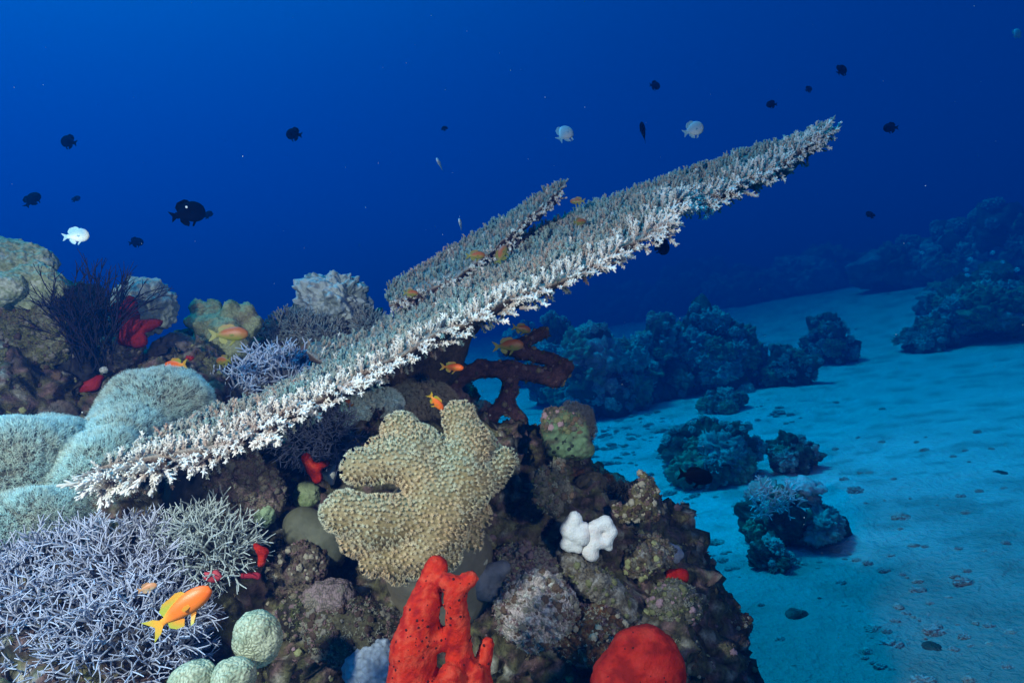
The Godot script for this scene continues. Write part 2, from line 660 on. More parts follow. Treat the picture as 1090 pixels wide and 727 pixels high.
func make_strobe(label: String, where: Vector3, aim: Vector3, power: float, cone: float, soft: float) -> void:
	# the photographer's underwater flash, which gives the near reef its own colours
	var t := thing("dive_flash", label, "flash", where)
	t.basis = Basis.looking_at(aim - where, Vector3.UP)
	var body := Acc.new()
	body.tube(PackedVector3Array([Vector3(0, 0, 0.14), Vector3(0, 0, 0.13), Vector3(0, 0, 0.03), Vector3(0, 0, 0.0)]), PackedFloat32Array([0.03, 0.045, 0.045, 0.055]), 20, PackedColorArray([Color(0.02, 0.02, 0.02), Color(0.02, 0.02, 0.02), Color(0.02, 0.02, 0.02), Color(0.02, 0.02, 0.02)]), false)
	part("housing", body.mesh(), mats.fish, t)
	var face := Acc.new()
	var mid := face.vert(Vector3(0, 0, -0.004), Vector3(0, 0, -1), Color.WHITE)
	for k in 20: face.vert(Vector3(cos(TAU * k / 20) * 0.05, sin(TAU * k / 20) * 0.05, -0.002), Vector3(0, 0, -1), Color.WHITE)
	for k in 20: face.tri(mid, 1 + k, 1 + (k + 1) % 20)
	var glow := StandardMaterial3D.new()
	glow.albedo_color = Color(0.9, 0.9, 0.9)
	glow.emission_enabled = true
	glow.emission = Color(1, 0.97, 0.92)
	glow.emission_energy_multiplier = 2.0
	part("flash_lens", face.mesh(), glow, t)
	var l := SpotLight3D.new()
	l.name = "flash_light"
	l.light_color = Color(0.88, 1.0, 0.94).linear_to_srgb()
	l.light_energy = power
	l.light_size = 0.05
	l.spot_angle = cone
	l.spot_angle_attenuation = soft
	l.spot_range = 60.0
	l.spot_attenuation = 2.0
	l.shadow_enabled = true
	t.add_child(l)
	l.position = Vector3(0, 0, -0.02)


# ---------------------------------------------------------------- small growth shared by the rocks
var tones := [
	[Color(0.07, 0.06, 0.04), Color(0.16, 0.13, 0.08), Color(0.05, 0.04, 0.03)], [Color(0.17, 0.09, 0.10), Color(0.27, 0.17, 0.18), Color(0.1, 0.06, 0.06)],
	[Color(0.13, 0.15, 0.06), Color(0.24, 0.24, 0.11), Color(0.08, 0.08, 0.05)], [Color(0.34, 0.32, 0.27), Color(0.16, 0.14, 0.11), Color(0.46, 0.44, 0.4)],
	[Color(0.2, 0.08, 0.03), Color(0.1, 0.06, 0.04), Color(0.3, 0.15, 0.06)], [Color(0.17, 0.14, 0.1), Color(0.3, 0.26, 0.19), Color(0.08, 0.07, 0.05)]]
var chips := []
var turf := []


func make_chips() -> void:
	for k in 12: chips.push_back(lump(5, Vector3(1, 0.7, 0.9), k * 1.9, 0.6, 1.5, 0.4, 2.0, 0.0, 1.0, [(tones[k % 6][1] as Color) * (0.6 if k < 6 else 1.05)], 1.0).mesh())
	for k in 4:
		var a := Acc.new()
		var rr := RandomNumberGenerator.new()
		rr.seed = 40 + k
		var c: Color = [Color(0.10, 0.11, 0.04), Color(0.18, 0.14, 0.08), Color(0.22, 0.13, 0.13), Color(0.28, 0.27, 0.2)][k]
		for q in 9:
			var d := Vector3(rr.randf_range(-1, 1), rr.randf_range(0.4, 1.2), rr.randf_range(-1, 1)).normalized()
			a.spike(Vector3(rr.randf_range(-0.3, 0.3), -0.1, rr.randf_range(-0.3, 0.3)), d, rr.randf_range(0.5, 1.1), 0.12, 3, c * 0.6, c)
		turf.push_back(a.mesh())


func overgrow(t: Node3D, surf_: Acc, where: Transform3D, count: int, seed_: int) -> void:
	# beads, chips and turf on a rock whose own geometry is surf_
	var r := RandomNumberGenerator.new()
	r.seed = seed_
	var first := r.randi() % 12
	var sets := [[], [], [], []]
	for s in spots(surf_, count, seed_, false):
		var k := r.randi() % 4
		var z := lerpf(0.0016, 0.0062, pow(r.randf(), 2.6)) if k < 2 else r.randf_range(0.004, 0.009)
		sets[k].push_back(where * Transform3D(facing(s[1], r.randf() * TAU).scaled(Vector3.ONE * z), s[0]))
	for k in 2: many("growth", chips[(first + k * 5) % 12], mats.plain, t, sets[k])
	for k in 2: many("turf", turf[(seed_ + k) % 4], mats.plain, t, sets[2 + k])



# ---------------------------------------------------------------- table coral
func line_at(pts: Array, u: float) -> Vector3:
	var t := clampf(u, 0.0, 1.0) * (pts.size() - 1)
	var k := mini(int(t), pts.size() - 2)
	return (pts[k] as Vector3).lerp(pts[k + 1], t - k)


func cob(seed_: int, stubs: int, slim: float, low: Color, high: Color) -> Acc:
	# one branchlet of the table coral, 1 long along y: an axis with upturned cups round it
	var r := RandomNumberGenerator.new()
	r.seed = seed_
	var a := Acc.new()
	var bend := Vector3(r.randf_range(-0.12, 0.12), 0, r.randf_range(-0.12, 0.12))
	var pts := PackedVector3Array()
	var rad := PackedFloat32Array()
	var cols := PackedColorArray()
	for k in 5:
		var t := k / 4.0
		pts.push_back(Vector3(0, t * 0.9, 0) + bend * t * t)
		rad.push_back(slim * lerpf(1.0, 0.62, t))
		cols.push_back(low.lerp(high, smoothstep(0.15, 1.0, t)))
	a.tube(pts, rad, 6, cols)
	for k in stubs:
		var t := 0.12 + 0.85 * (k + r.randf() * 0.6) / stubs
		var ang := k * 2.4 + r.randf() * 0.5
		var out := Vector3(cos(ang), 0.75 + r.randf() * 0.5, sin(ang)).normalized()
		var p := Vector3(0, t * 0.9, 0) + bend * t * t + Vector3(cos(ang), 0, sin(ang)) * slim * 0.5
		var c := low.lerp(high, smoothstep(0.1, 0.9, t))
		a.spike(p, out, slim * r.randf_range(1.3, 2.1), slim * 0.42, 4, c, c.lerp(high * 1.12, 0.5))
	return a


func plate(near: Array, far: Array, thick: float, nu: int, nv: int, seed_: float) -> Acc:
	# a coral plate between two edges, thin at the rim, with a knotty underside
	var a := Acc.new()
	var rows := []
	for side in 2:
		for j in nv + 1:
			for k in nu + 1:
				var u := float(k) / nu
				var w := float(j) / nv
				var p := line_at(near, u).lerp(line_at(far, u), w)
				var rim := clampf(minf(minf(w, 1.0 - w) * 5.0, minf(u, 1.0 - u) * 14.0), 0.0, 1.0)
				var h := 0.012 * rough.get_noise_3dv(p * 9.0 + Vector3.ONE * seed_)
				if side == 1: h -= thick * (0.25 + 0.75 * sqrt(rim)) + 0.014 * absf(ridged.get_noise_3dv(p * 18.0)) * rim
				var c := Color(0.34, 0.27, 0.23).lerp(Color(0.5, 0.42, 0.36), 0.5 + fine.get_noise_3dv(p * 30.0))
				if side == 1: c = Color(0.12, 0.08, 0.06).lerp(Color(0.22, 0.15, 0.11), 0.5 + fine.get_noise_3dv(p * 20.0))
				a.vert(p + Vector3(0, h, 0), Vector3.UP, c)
	var n := (nu + 1) * (nv + 1)
	for side in 2:
		for j in nv:
			for k in nu:
				var b := side * n + j * (nu + 1) + k
				if side == 0:
					a.tri(b, b + 1, b + nu + 1); a.tri(b + 1, b + nu + 2, b + nu + 1)
				else:
					a.tri(b, b + nu + 1, b + 1); a.tri(b + 1, b + nu + 1, b + nu + 2)
	var ring := []
	for k in nu + 1: ring.push_back(k)
	for j in range(1, nv + 1): ring.push_back(j * (nu + 1) + nu)
	for k in range(nu - 1, -1, -1): ring.push_back(nv * (nu + 1) + k)
	for j in range(nv - 1, 0, -1): ring.push_back(j * (nu + 1))
	for k in ring.size():
		var p: int = ring[k]
		var q: int = ring[(k + 1) % ring.size()]
		a.tri(p, p + n, q); a.tri(q, p + n, q + n)
	a.recompute()
	return a


func outline(list: Array) -> Array:
	var o := []
	for p in list: o.push_back(at(p[0], p[1], p[2]))
	return o


func tints(xf: Array, f: float, a: Color, b: Color, r: RandomNumberGenerator) -> Array:
	# every branchlet a little different, in patches
	var out := []
	for x in xf:
		var t := clampf(0.5 + 1.1 * patch.get_noise_3dv((x as Transform3D).origin * f) + r.randf_range(-0.3, 0.3), 0.0, 1.0)
		out.push_back(a.lerp(b, t) * r.randf_range(0.72, 1.12))
	return out


func make_table_coral() -> void:
	var t := thing("table_coral", "huge pale table coral leaning up over the reef mound with a frilled white rim", "coral", at(420, 450, 1.6))
	var near := outline([[104, 500, 1.03], [150, 492, 1.03], [215, 478, 1.04], [285, 448, 1.06], [330, 426, 1.08], [420, 378, 1.12], [480, 347, 1.14], [560, 311, 1.17], [635, 278, 1.22], [680, 254, 1.26], [708, 232, 1.28], [724, 212, 1.32], [738, 207, 1.42], [752, 211, 1.4], [790, 191, 1.42], [835, 171, 1.46], [868, 144, 1.5], [884, 134, 1.52]])
	var far := outline([[106, 498, 1.05], [150, 478, 1.12], [205, 452, 1.25], [260, 431, 1.38], [320, 405, 1.5], [385, 366, 1.68], [440, 323, 1.8], [500, 285, 1.86], [560, 251, 1.88], [610, 229, 1.85], [660, 210, 1.8], [720, 188, 1.72], [780, 167, 1.66], [835, 152, 1.6], [868, 139, 1.55], [885, 133, 1.53]])
	var body := plate(near, far, 0.035, 110, 22, 3.0)
	var up_n := outline([[414, 322, 1.66], [450, 308, 1.64], [490, 290, 1.63], [530, 262, 1.64], [556, 236, 1.67], [578, 218, 1.7], [598, 199, 1.74]])
	var up_f := outline([[412, 306, 1.8], [440, 290, 1.88], [480, 265, 1.92], [525, 240, 1.9], [555, 221, 1.86], [578, 205, 1.82], [599, 196, 1.76]])
	var upper := plate(up_n, up_f, 0.03, 40, 12, 5.0)
	var low_n := outline([[326, 374, 1.5], [350, 384, 1.46], [400, 376, 1.44]])
	var low_f := outline([[330, 368, 1.56], [360, 360, 1.62], [415, 348, 1.66]])
	var lower := plate(low_n, low_f, 0.02, 16, 8, 8.0)
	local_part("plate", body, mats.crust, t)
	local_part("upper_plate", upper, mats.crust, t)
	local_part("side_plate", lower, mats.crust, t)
	var st := nets(px([[440, 455, 458, 378, 52, 28, 1.72, 1.5], [458, 378, 500, 345, 22, 14, 1.5, 1.45], [458, 378, 420, 398, 22, 14, 1.5, 1.42]]), 0.016, 0.08, 0.02, 12.0, [Color(0.06, 0.045, 0.035), Color(0.13, 0.09, 0.06)])
	local_part("stalk", st, mats.rock, t)
	var kinds := []
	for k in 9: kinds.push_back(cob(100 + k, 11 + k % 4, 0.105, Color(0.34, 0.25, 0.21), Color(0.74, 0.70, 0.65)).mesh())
	var top_kinds := []
	for k in 9:
		var warm := k % 3 == 0
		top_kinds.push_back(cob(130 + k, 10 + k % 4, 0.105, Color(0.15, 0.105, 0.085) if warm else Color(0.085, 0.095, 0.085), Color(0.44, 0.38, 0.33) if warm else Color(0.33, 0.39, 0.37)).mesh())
	var inv := t.transform.affine_inverse()
	var sets := []
	for k in 9: sets.push_back([])
	var rim := []
	for k in 9: rim.push_back([])
	var edge := []
	var r := RandomNumberGenerator.new()
	r.seed = 77
	# the rim: fans of stout branchlets that point out of the plate and a little down
	for def in [[near, far, 340, 0.034, 1.0], [up_n, up_f, 100, 0.023, 0.3]]:
		var nn: Array = def[0]
		var ff: Array = def[1]
		for k in int(def[2] * 2.0):
			var u := r.randf()
			var p := line_at(nn, u)
			var q := line_at(ff, u)
			var along := (line_at(nn, minf(u + 0.01, 1.0)) - line_at(nn, maxf(u - 0.01, 0.0))).normalized()
			var out := (p - q).normalized()
			var up := along.cross(out).normalized()
			if up.y < 0.0: up = -up
			var w := r.randf_range(-0.03, 0.05)
			var lean := 0.32 + 0.3 * r.randf()
			if u < 0.16: along = along * 1.0
			var d := (out * r.randf_range(0.4, 1.3) + along * r.randf_range(-0.25, 0.75) * (1.0 if u > 0.2 else -1.4) + up * (lean - 0.45 + w * 8.0) + Vector3(0, -0.06, 0)).normalized()
			var fan := 0.5 + 0.5 * sin(u * 95.0 + 2.0 * sin(u * 31.0))
			var start: Vector3 = p.lerp(q, clampf(w + 0.02, 0.0, 1.0)) + out * (fan * 0.018 * def[4]) - up * r.randf_range(0.0, 0.024)
			var s: float = def[3] * r.randf_range(0.7, 1.15) * (0.8 + 0.45 * fan) * (1.0 + (0.45 if u < 0.08 and def[2] > 100 else 0.0))
			var b := facing(d, r.randf() * TAU).scaled(Vector3(s, s, s))
			if u < 0.1 and def[2] > 100: b = facing(d, r.randf() * TAU) * Basis.from_scale(Vector3(s * 0.62, s, s * 0.62))
			edge.push_back(Transform3D(b, start))
	# both ends and the far rim
	for def in [[near, far, 420, 0.028], [up_n, up_f, 110, 0.026]]:
		for k in def[2]:
			var u := r.randf()
			var p := line_at(def[1], u)
			var out := (p - line_at(def[0], u)).normalized()
			var d := (Vector3(0.6, 0.75, 0) + out * r.randf_range(0.3, 0.9) + Vector3(r.randf_range(-0.3, 0.3), 0, 0)).normalized()
			var s: float = def[3] * r.randf_range(0.7, 1.2)
			sets[k % 9].push_back(inv * Transform3D(facing(d, r.randf() * TAU).scaled(Vector3(s, s, s)), p - out * 0.01))
	# the top: upright branchlets all over
	for def in [[body, 6000, 0.026], [upper, 1100, 0.021], [lower, 300, 0.02]]:
		for s in spots(def[0], def[1] * 2, 61, false):
			if s[1].y < 0.12: continue
			var f := r.randf()
			var d: Vector3 = (s[1] * 0.8 + Vector3(r.randf_range(0.0, 0.75), 0.35, r.randf_range(-0.25, 0.35))).normalized()
			var z: float = def[2] * lerpf(0.7, 1.25, f)
			var big := 1.0 + 0.4 * rough.get_noise_3dv(s[0] * 16.0)
			var b := facing(d, r.randf() * TAU) * Basis.from_scale(Vector3(z * 0.85, z * big, z * 0.85))
			# paler branchlets towards the front rim
			var rim_gap := 9.0
			for u in 41: rim_gap = minf(rim_gap, line_at(near, u / 40.0).distance_to(s[0]))
			var pale: bool = r.randf() < 0.85 * smoothstep(0.12, 0.02, rim_gap) + 0.03
			(rim if pale else sets)[int(f * 89) % 9].push_back(inv * Transform3D(b, s[0] - s[1] * 0.004))
	# a few straggling branches under the rim
	for s in spots(body, 900, 63, false):
		if s[1].y > -0.3: continue
		var d: Vector3 = (s[1] + Vector3(r.randf_range(-0.5, 0.5), 0.1, r.randf_range(0.0, 0.8))).normalized()
		sets[r.randi() % 9].push_back(inv * Transform3D(facing(d, 0.0).scaled(Vector3.ONE * 0.024), s[0]))
	for k in edge.size():
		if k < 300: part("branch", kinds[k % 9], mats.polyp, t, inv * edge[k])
		else: rim[k % 9].push_back(inv * edge[k])
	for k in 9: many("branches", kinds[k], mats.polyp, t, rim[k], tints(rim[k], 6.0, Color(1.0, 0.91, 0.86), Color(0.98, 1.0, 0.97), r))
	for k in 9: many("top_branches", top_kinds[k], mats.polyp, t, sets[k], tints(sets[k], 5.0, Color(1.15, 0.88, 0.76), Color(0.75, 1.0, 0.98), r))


# ---------------------------------------------------------------- branching corals
func sprig(seed_: int, levels: int, spread: float, c0: Color, c1: Color, width := 0.05, sides := 5) -> Acc:
	# a forked branch about 1 high along y
	var r := RandomNumberGenerator.new()
	r.seed = seed_
	var a := Acc.new()
	sprig_grow(a, r, Vector3.ZERO, Vector3.UP, 0.55, width, levels, spread, c0, c1, 0.0, sides)
	return a


func sprig_grow(a: Acc, r: RandomNumberGenerator, p: Vector3, d: Vector3, length: float, w: float, levels: int, spread: float, c0: Color, c1: Color, done: float, sides: int) -> void:
	var pts := PackedVector3Array()
	var rad := PackedFloat32Array()
	var cols := PackedColorArray()
	var side := d.cross(Vector3(r.randf_range(-1, 1), r.randf_range(-1, 1), r.randf_range(-1, 1))).normalized()
	var bend := side * r.randf_range(-0.25, 0.25)
	var last := levels == 0
	for k in 4:
		var t := k / 3.0
		pts.push_back(p + d * length * t + bend * length * t * t)
		rad.push_back(w * lerpf(1.0, 0.5 if last else 0.75, t))
		cols.push_back(c0.lerp(c1, clampf(done + t * length * (1.1 if last else 0.6), 0.0, 1.0)))
	a.tube(pts, rad, sides, cols, true)
	if last: return
	var e := pts[3]
	var dir := (pts[3] - pts[2]).normalized()
	var n := 2 if r.randf() < 0.6 else 3
	var first := r.randf() * TAU
	var x := dir.cross(Vector3(0.3, 0.2, 0.9)).normalized()
	var y := dir.cross(x)
	for k in n:
		var ang := first + TAU * k / n
		var nd := (dir + (x * cos(ang) + y * sin(ang)) * spread * r.randf_range(0.6, 1.2)).normalized()
		var from := e if k > 0 else pts[2].lerp(pts[3], r.randf())
		sprig_grow(a, r, from, nd, length * r.randf_range(0.55, 0.85), w * 0.74, levels - 1, spread, c0, c1, done + length * 0.6, sides)


func thicket(called: String, label: String, category: String, where: Vector3, base: Array, size: float, kinds: Array, count: int, tilt: Vector3, seed_: int, singles := 300, group := "") -> Node3D:
	# forked branches standing on a base [acc]; the nearest ones are parts of their own
	var t := thing(called, label, category, where, group)
	var inv := t.transform.affine_inverse()
	var surf: Acc = base[0]
	var list := []
	var r := RandomNumberGenerator.new()
	r.seed = seed_
	for s in spots(surf, count, seed_):
		var d: Vector3 = (s[1] * 0.9 + tilt + Vector3(r.randf_range(-0.45, 0.45), r.randf_range(-0.2, 0.4), r.randf_range(-0.45, 0.45))).normalized()
		var z := size * r.randf_range(0.7, 1.2)
		list.push_back([(s[0] - EYE).length(), Transform3D(facing(d, r.randf() * TAU).scaled(Vector3.ONE * z), s[0] - s[1] * 0.008)])
	list.sort_custom(func(p, q): return p[0] < q[0])
	var rest := []
	for k in kinds.size(): rest.push_back([])
	for k in list.size():
		if k < singles: part("branch", kinds[k % kinds.size()], mats.polyp, t, inv * list[k][1])
		else: rest[k % kinds.size()].push_back(inv * list[k][1])
	local_part("base", surf, mats.rock, t)
	for k in kinds.size():
		if rest[k].size() > 0: many("branches", kinds[k], mats.polyp, t, rest[k])
	return t


# ---------------------------------------------------------------- polyps
func polyp(c0: Color, c1: Color, arms: int, slim: float, reach: float) -> Mesh:
	# a little polyp 1 high: stalk and a crown of tentacles
	var a := Acc.new()
	var w := slim
	a.tube(PackedVector3Array([Vector3.ZERO, Vector3(0, 0.6, 0)]), PackedFloat32Array([w, w * 0.85]), 5, PackedColorArray([c0, c0.lerp(c1, 0.5)]))
	for k in arms:
		var ang := TAU * k / arms
		var o := Vector3(cos(ang), 0, sin(ang))
		a.spike(Vector3(0, 0.58, 0) + o * w * 0.6, (o * reach + Vector3.UP).normalized(), 0.45, w * 0.42, 3, c0.lerp(c1, 0.6), c1)
	return a.mesh()


func cover(t: Node3D, surf: Acc, kinds: Array, count: int, size: float, lean: Vector3, seed_: int, wild := 0.35, called := "polyps", gap := 0.0) -> void:
	var r := RandomNumberGenerator.new()
	r.seed = seed_
	var inv := t.transform.affine_inverse()
	var sets := []
	for k in kinds.size(): sets.push_back([])
	var taken := {}
	for s in spots(surf, count, seed_):
		if gap > 0.0:
			# evenly spaced: none within the gap of another
			var g := Vector3i((s[0] / gap).floor())
			var close := false
			for dx in 3:
				for dy in 3:
					for dz in 3:
						for o in taken.get(g + Vector3i(dx - 1, dy - 1, dz - 1), []):
							if (o as Vector3).distance_squared_to(s[0]) < gap * gap: close = true
			if close: continue
			if not taken.has(g): taken[g] = []
			taken[g].push_back(s[0])
		var d: Vector3 = (s[1] + lean + Vector3(r.randf_range(-1, 1), r.randf_range(-1, 1), r.randf_range(-1, 1)) * wild).normalized()
		var z := size * r.randf_range(0.75, 1.25)
		sets[r.randi() % kinds.size()].push_back(inv * Transform3D(facing(d, r.randf() * TAU).scaled(Vector3.ONE * z), s[0] - s[1] * size * 0.08))
	for k in kinds.size(): many(called, kinds[k], mats.polyp, t, sets[k], tints(sets[k], 11.0, Color(1.05, 0.9, 0.78), Color(0.9, 1.0, 1.0), r))


func make_leather_coral() -> void:
	var t := thing("leather_coral", "large tan leather coral with folded lobes covered in short polyps", "coral", at(450, 570, 1.1))
	var cap := nets(px([
		[364, 545, 400, 556, 20, 24, 0.95, 0.96], [400, 556, 450, 552, 24, 26, 0.96, 0.98], [380, 572, 430, 566, 17, 22, 0.96, 0.98],
		[382, 497, 424, 493, 17, 16, 0.99, 1.0], [424, 493, 450, 506, 16, 20, 1.0, 1.0], [450, 506, 466, 535, 20, 26, 1.0, 0.98],
		[404, 478, 440, 484, 12, 20, 1.03, 1.02], [426, 458, 446, 486, 18, 20, 1.07, 1.03], [448, 470, 470, 500, 16, 22, 1.06, 1.02],
		[488, 443, 498, 470, 15, 18, 1.08, 1.05], [500, 470, 494, 508, 18, 20, 1.05, 1.0], [514, 470, 530, 492, 10, 11, 1.09, 1.07], [538, 490, 520, 506, 11, 14, 1.05, 1.03],
		[494, 508, 476, 545, 22, 26, 1.0, 0.98], [520, 506, 504, 520, 14, 16, 1.03, 1.0],
		[400, 596, 428, 590, 15, 18, 0.96, 0.97], [428, 604, 446, 585, 16, 22, 0.97, 0.97], [450, 590, 462, 565, 21, 26, 0.96, 0.97],
		[476, 590, 478, 562, 14, 18, 0.98, 0.98], [503, 578, 494, 548, 9, 14, 1.0, 1.0], [513, 548, 500, 536, 9, 14, 1.02, 1.0],
		[430, 540, 470, 540, 14, 30, 1.08, 1.08],
	]), 0.006, 0.010, 0.004, 26.0, [Color(0.25, 0.185, 0.09), Color(0.33, 0.25, 0.13)])
	local_part("cap", cap, mats.knob, t)
	local_part("stalk", nets(px([[455, 560, 470, 610, 52, 60, 1.12, 1.22]]), 0.012, 0.02, 0.006, 20.0, [Color(0.2, 0.17, 0.12)]), mats.smooth, t)
	var k1 := polyp(Color(0.30, 0.2, 0.09), Color(0.74, 0.63, 0.43), 6, 0.17, 0.75)
	var k2 := polyp(Color(0.27, 0.19, 0.09), Color(0.68, 0.60, 0.44), 6, 0.15, 0.9)
	cover(t, cap, [k1, k2], 26000, 0.0076, Vector3(0, 0.12, 0), 15, 0.25, "polyps", 0.0052)


# ---------------------------------------------------------------- sponges and single corals
func blob_thing(called: String, label: String, category: String, spec: Array, cell: float, blend: float, amp: float, amp_f: float, pal: Array, mat: Material, grain := 0.0, grain_f := 80.0, pal_f := 14.0, group := "", piece := "body") -> Array:
	var b := px(spec)
	var low: Vector3 = b[0][0]
	for q in b: low = low.min((q[0] as Vector3) - Vector3.UP * q[2])
	var t := thing(called, label, category, Vector3(b[0][0].x, low.y, b[0][0].z), group)
	var a := nets(b, cell, blend, amp, amp_f, pal, pal_f)
	if grain > 0.0: roughen(a, 0.0, 1.0, grain, grain_f)
	var copy := Acc.new()
	copy.v = a.v.duplicate(); copy.n = a.n.duplicate(); copy.c = a.c.duplicate(); copy.i = a.i.duplicate()
	local_part(piece, a, mat, t)
	if mat == mats.crust and piece == "body": overgrow(t, copy, t.transform.affine_inverse(), 260, int(spec[0][0] + spec[0][1]))
	return [t, copy]


func pit_mesh(c: Color) -> Mesh:
	var a := Acc.new()
	var s := ball(3)
	for k in s.v.size(): a.vert(s.v[k] * Vector3(1, 0.35, 1), s.n[k], c)
	a.i = s.i.duplicate()
	return a.mesh()


func lump_thing(called: String, label: String, category: String, spec: Array, shape: Array, pal: Array, mat: Material, k := 20, pal_f := 14.0, group := "") -> Node3D:
	# spec: x, y, distance, half width, half height (pixels), half depth over half width, turn. shape: low, low_f, bumps, bump_f, grain, grain_f in metres
	var s: float = spec[2] / FOCAL
	var c := at(spec[0], spec[1], spec[2])
	var t := thing(called, label, category, c - Vector3(0, spec[4] * s, 0), group)
	var a := lump(k, Vector3(spec[3] * s, spec[4] * s, spec[3] * s * spec[5]), spec[0] * 0.13 + spec[1] * 0.07, shape[0], shape[1], shape[2], shape[3], shape[4], shape[5], pal, pal_f)
	var own := Transform3D(Basis(Vector3.BACK, spec[6]), Vector3(0, spec[4] * s, 0))
	part("body", a.mesh(), mat, t, own)
	if mat == mats.crust and spec[3] > 12: overgrow(t, a, own, int(spec[3] * spec[4] * 0.55), int(spec[0] + spec[1]))
	return t


# ---------------------------------------------------------------- fish
func fish_body(high: float, wide: float, back: Color, belly: Color, head: Color, tail_c: Color) -> Mesh:
	# 1 long along +x, nose at 0.5, y up
	var a := Acc.new()
	var n := 15
	var m := 14
	for k in n + 1:
		var t := float(k) / n
		var x := 0.5 - t * 0.82
		var h := high * 0.5 * pow(sin(PI * pow(clampf(t * 0.93 + 0.035, 0, 1), 0.72)), 0.8)
		h = maxf(h, high * lerpf(0.05, 0.16, t))
		var w := wide * 0.5 * pow(sin(PI * pow(clampf(t * 0.95 + 0.03, 0, 1), 0.62)), 0.9) + 0.008
		for j in m:
			var ang := TAU * j / m
			var cy := cos(ang)
			var c := belly.lerp(back, smoothstep(-0.75, 0.35, cy))
			c = c.lerp(head, smoothstep(0.28, 0.05, t) * 0.8)
			c = c.lerp(tail_c, smoothstep(0.72, 1.0, t))
			a.vert(Vector3(x, cy * h + 0.012 * sin(t * PI), sin(ang) * w), Vector3.UP, c)
	for k in n:
		for j in m:
			var p := k * m + j
			var q := k * m + (j + 1) % m
			a.tri(p, q, p + m); a.tri(q, q + m, p + m)
	for e in [0, n]:
		var mid := Vector3.ZERO
		for j in m: mid += a.v[e * m + j] / m
		var c := a.vert(mid + Vector3(0.012 if e == 0 else -0.01, 0, 0), Vector3.UP, a.c[e * m])
		for j in m:
			if e == 0: a.tri(c, e * m + (j + 1) % m, e * m + j)
			else: a.tri(c, e * m + j, e * m + (j + 1) % m)
	a.recompute()
	var vol := 0.0
	for k in range(0, a.i.size(), 3): vol += a.v[a.i[k]].dot(a.v[a.i[k + 1]].cross(a.v[a.i[k + 2]]))
	if vol < 0.0: a.flip_normals()
	return a.mesh()


func fin(outline2: Array, c0: Color, c1: Color, thick := 0.006) -> Mesh:
	# a thin fin in the xy plane, its first point the root
	var poly := PackedVector2Array()
	for p in outline2: poly.push_back(Vector2(p[0], p[1]))
	var idx := Geometry2D.triangulate_polygon(poly)
	var a := Acc.new()
	var far := 0.001
	for p in poly: far = maxf(far, p.distance_to(poly[0]))
	for s in [1.0, -1.0]:
		for p in poly: a.vert(Vector3(p.x, p.y, s * thick), Vector3(0, 0, s), c0.lerp(c1, p.distance_to(poly[0]) / far))
	var n := poly.size()
	for s in 2:
		for k in range(0, idx.size(), 3): a.tri(idx[k] + s * n, idx[k + 1] + s * n, idx[k + 2] + s * n)
	for k in n:
		var q := (k + 1) % n
		var o := Vector3((poly[k] + poly[q]).x * 0.5 - poly[0].x, (poly[k] + poly[q]).y * 0.5, 0).normalized()
		var b := a.v.size()
		for p in [k, q]:
			a.vert(a.v[p], o, a.c[p]); a.vert(a.v[p + n], o, a.c[p + n])
		a.tri(b, b + 1, b + 2); a.tri(b + 1, b + 3, b + 2)
	return a.mesh()


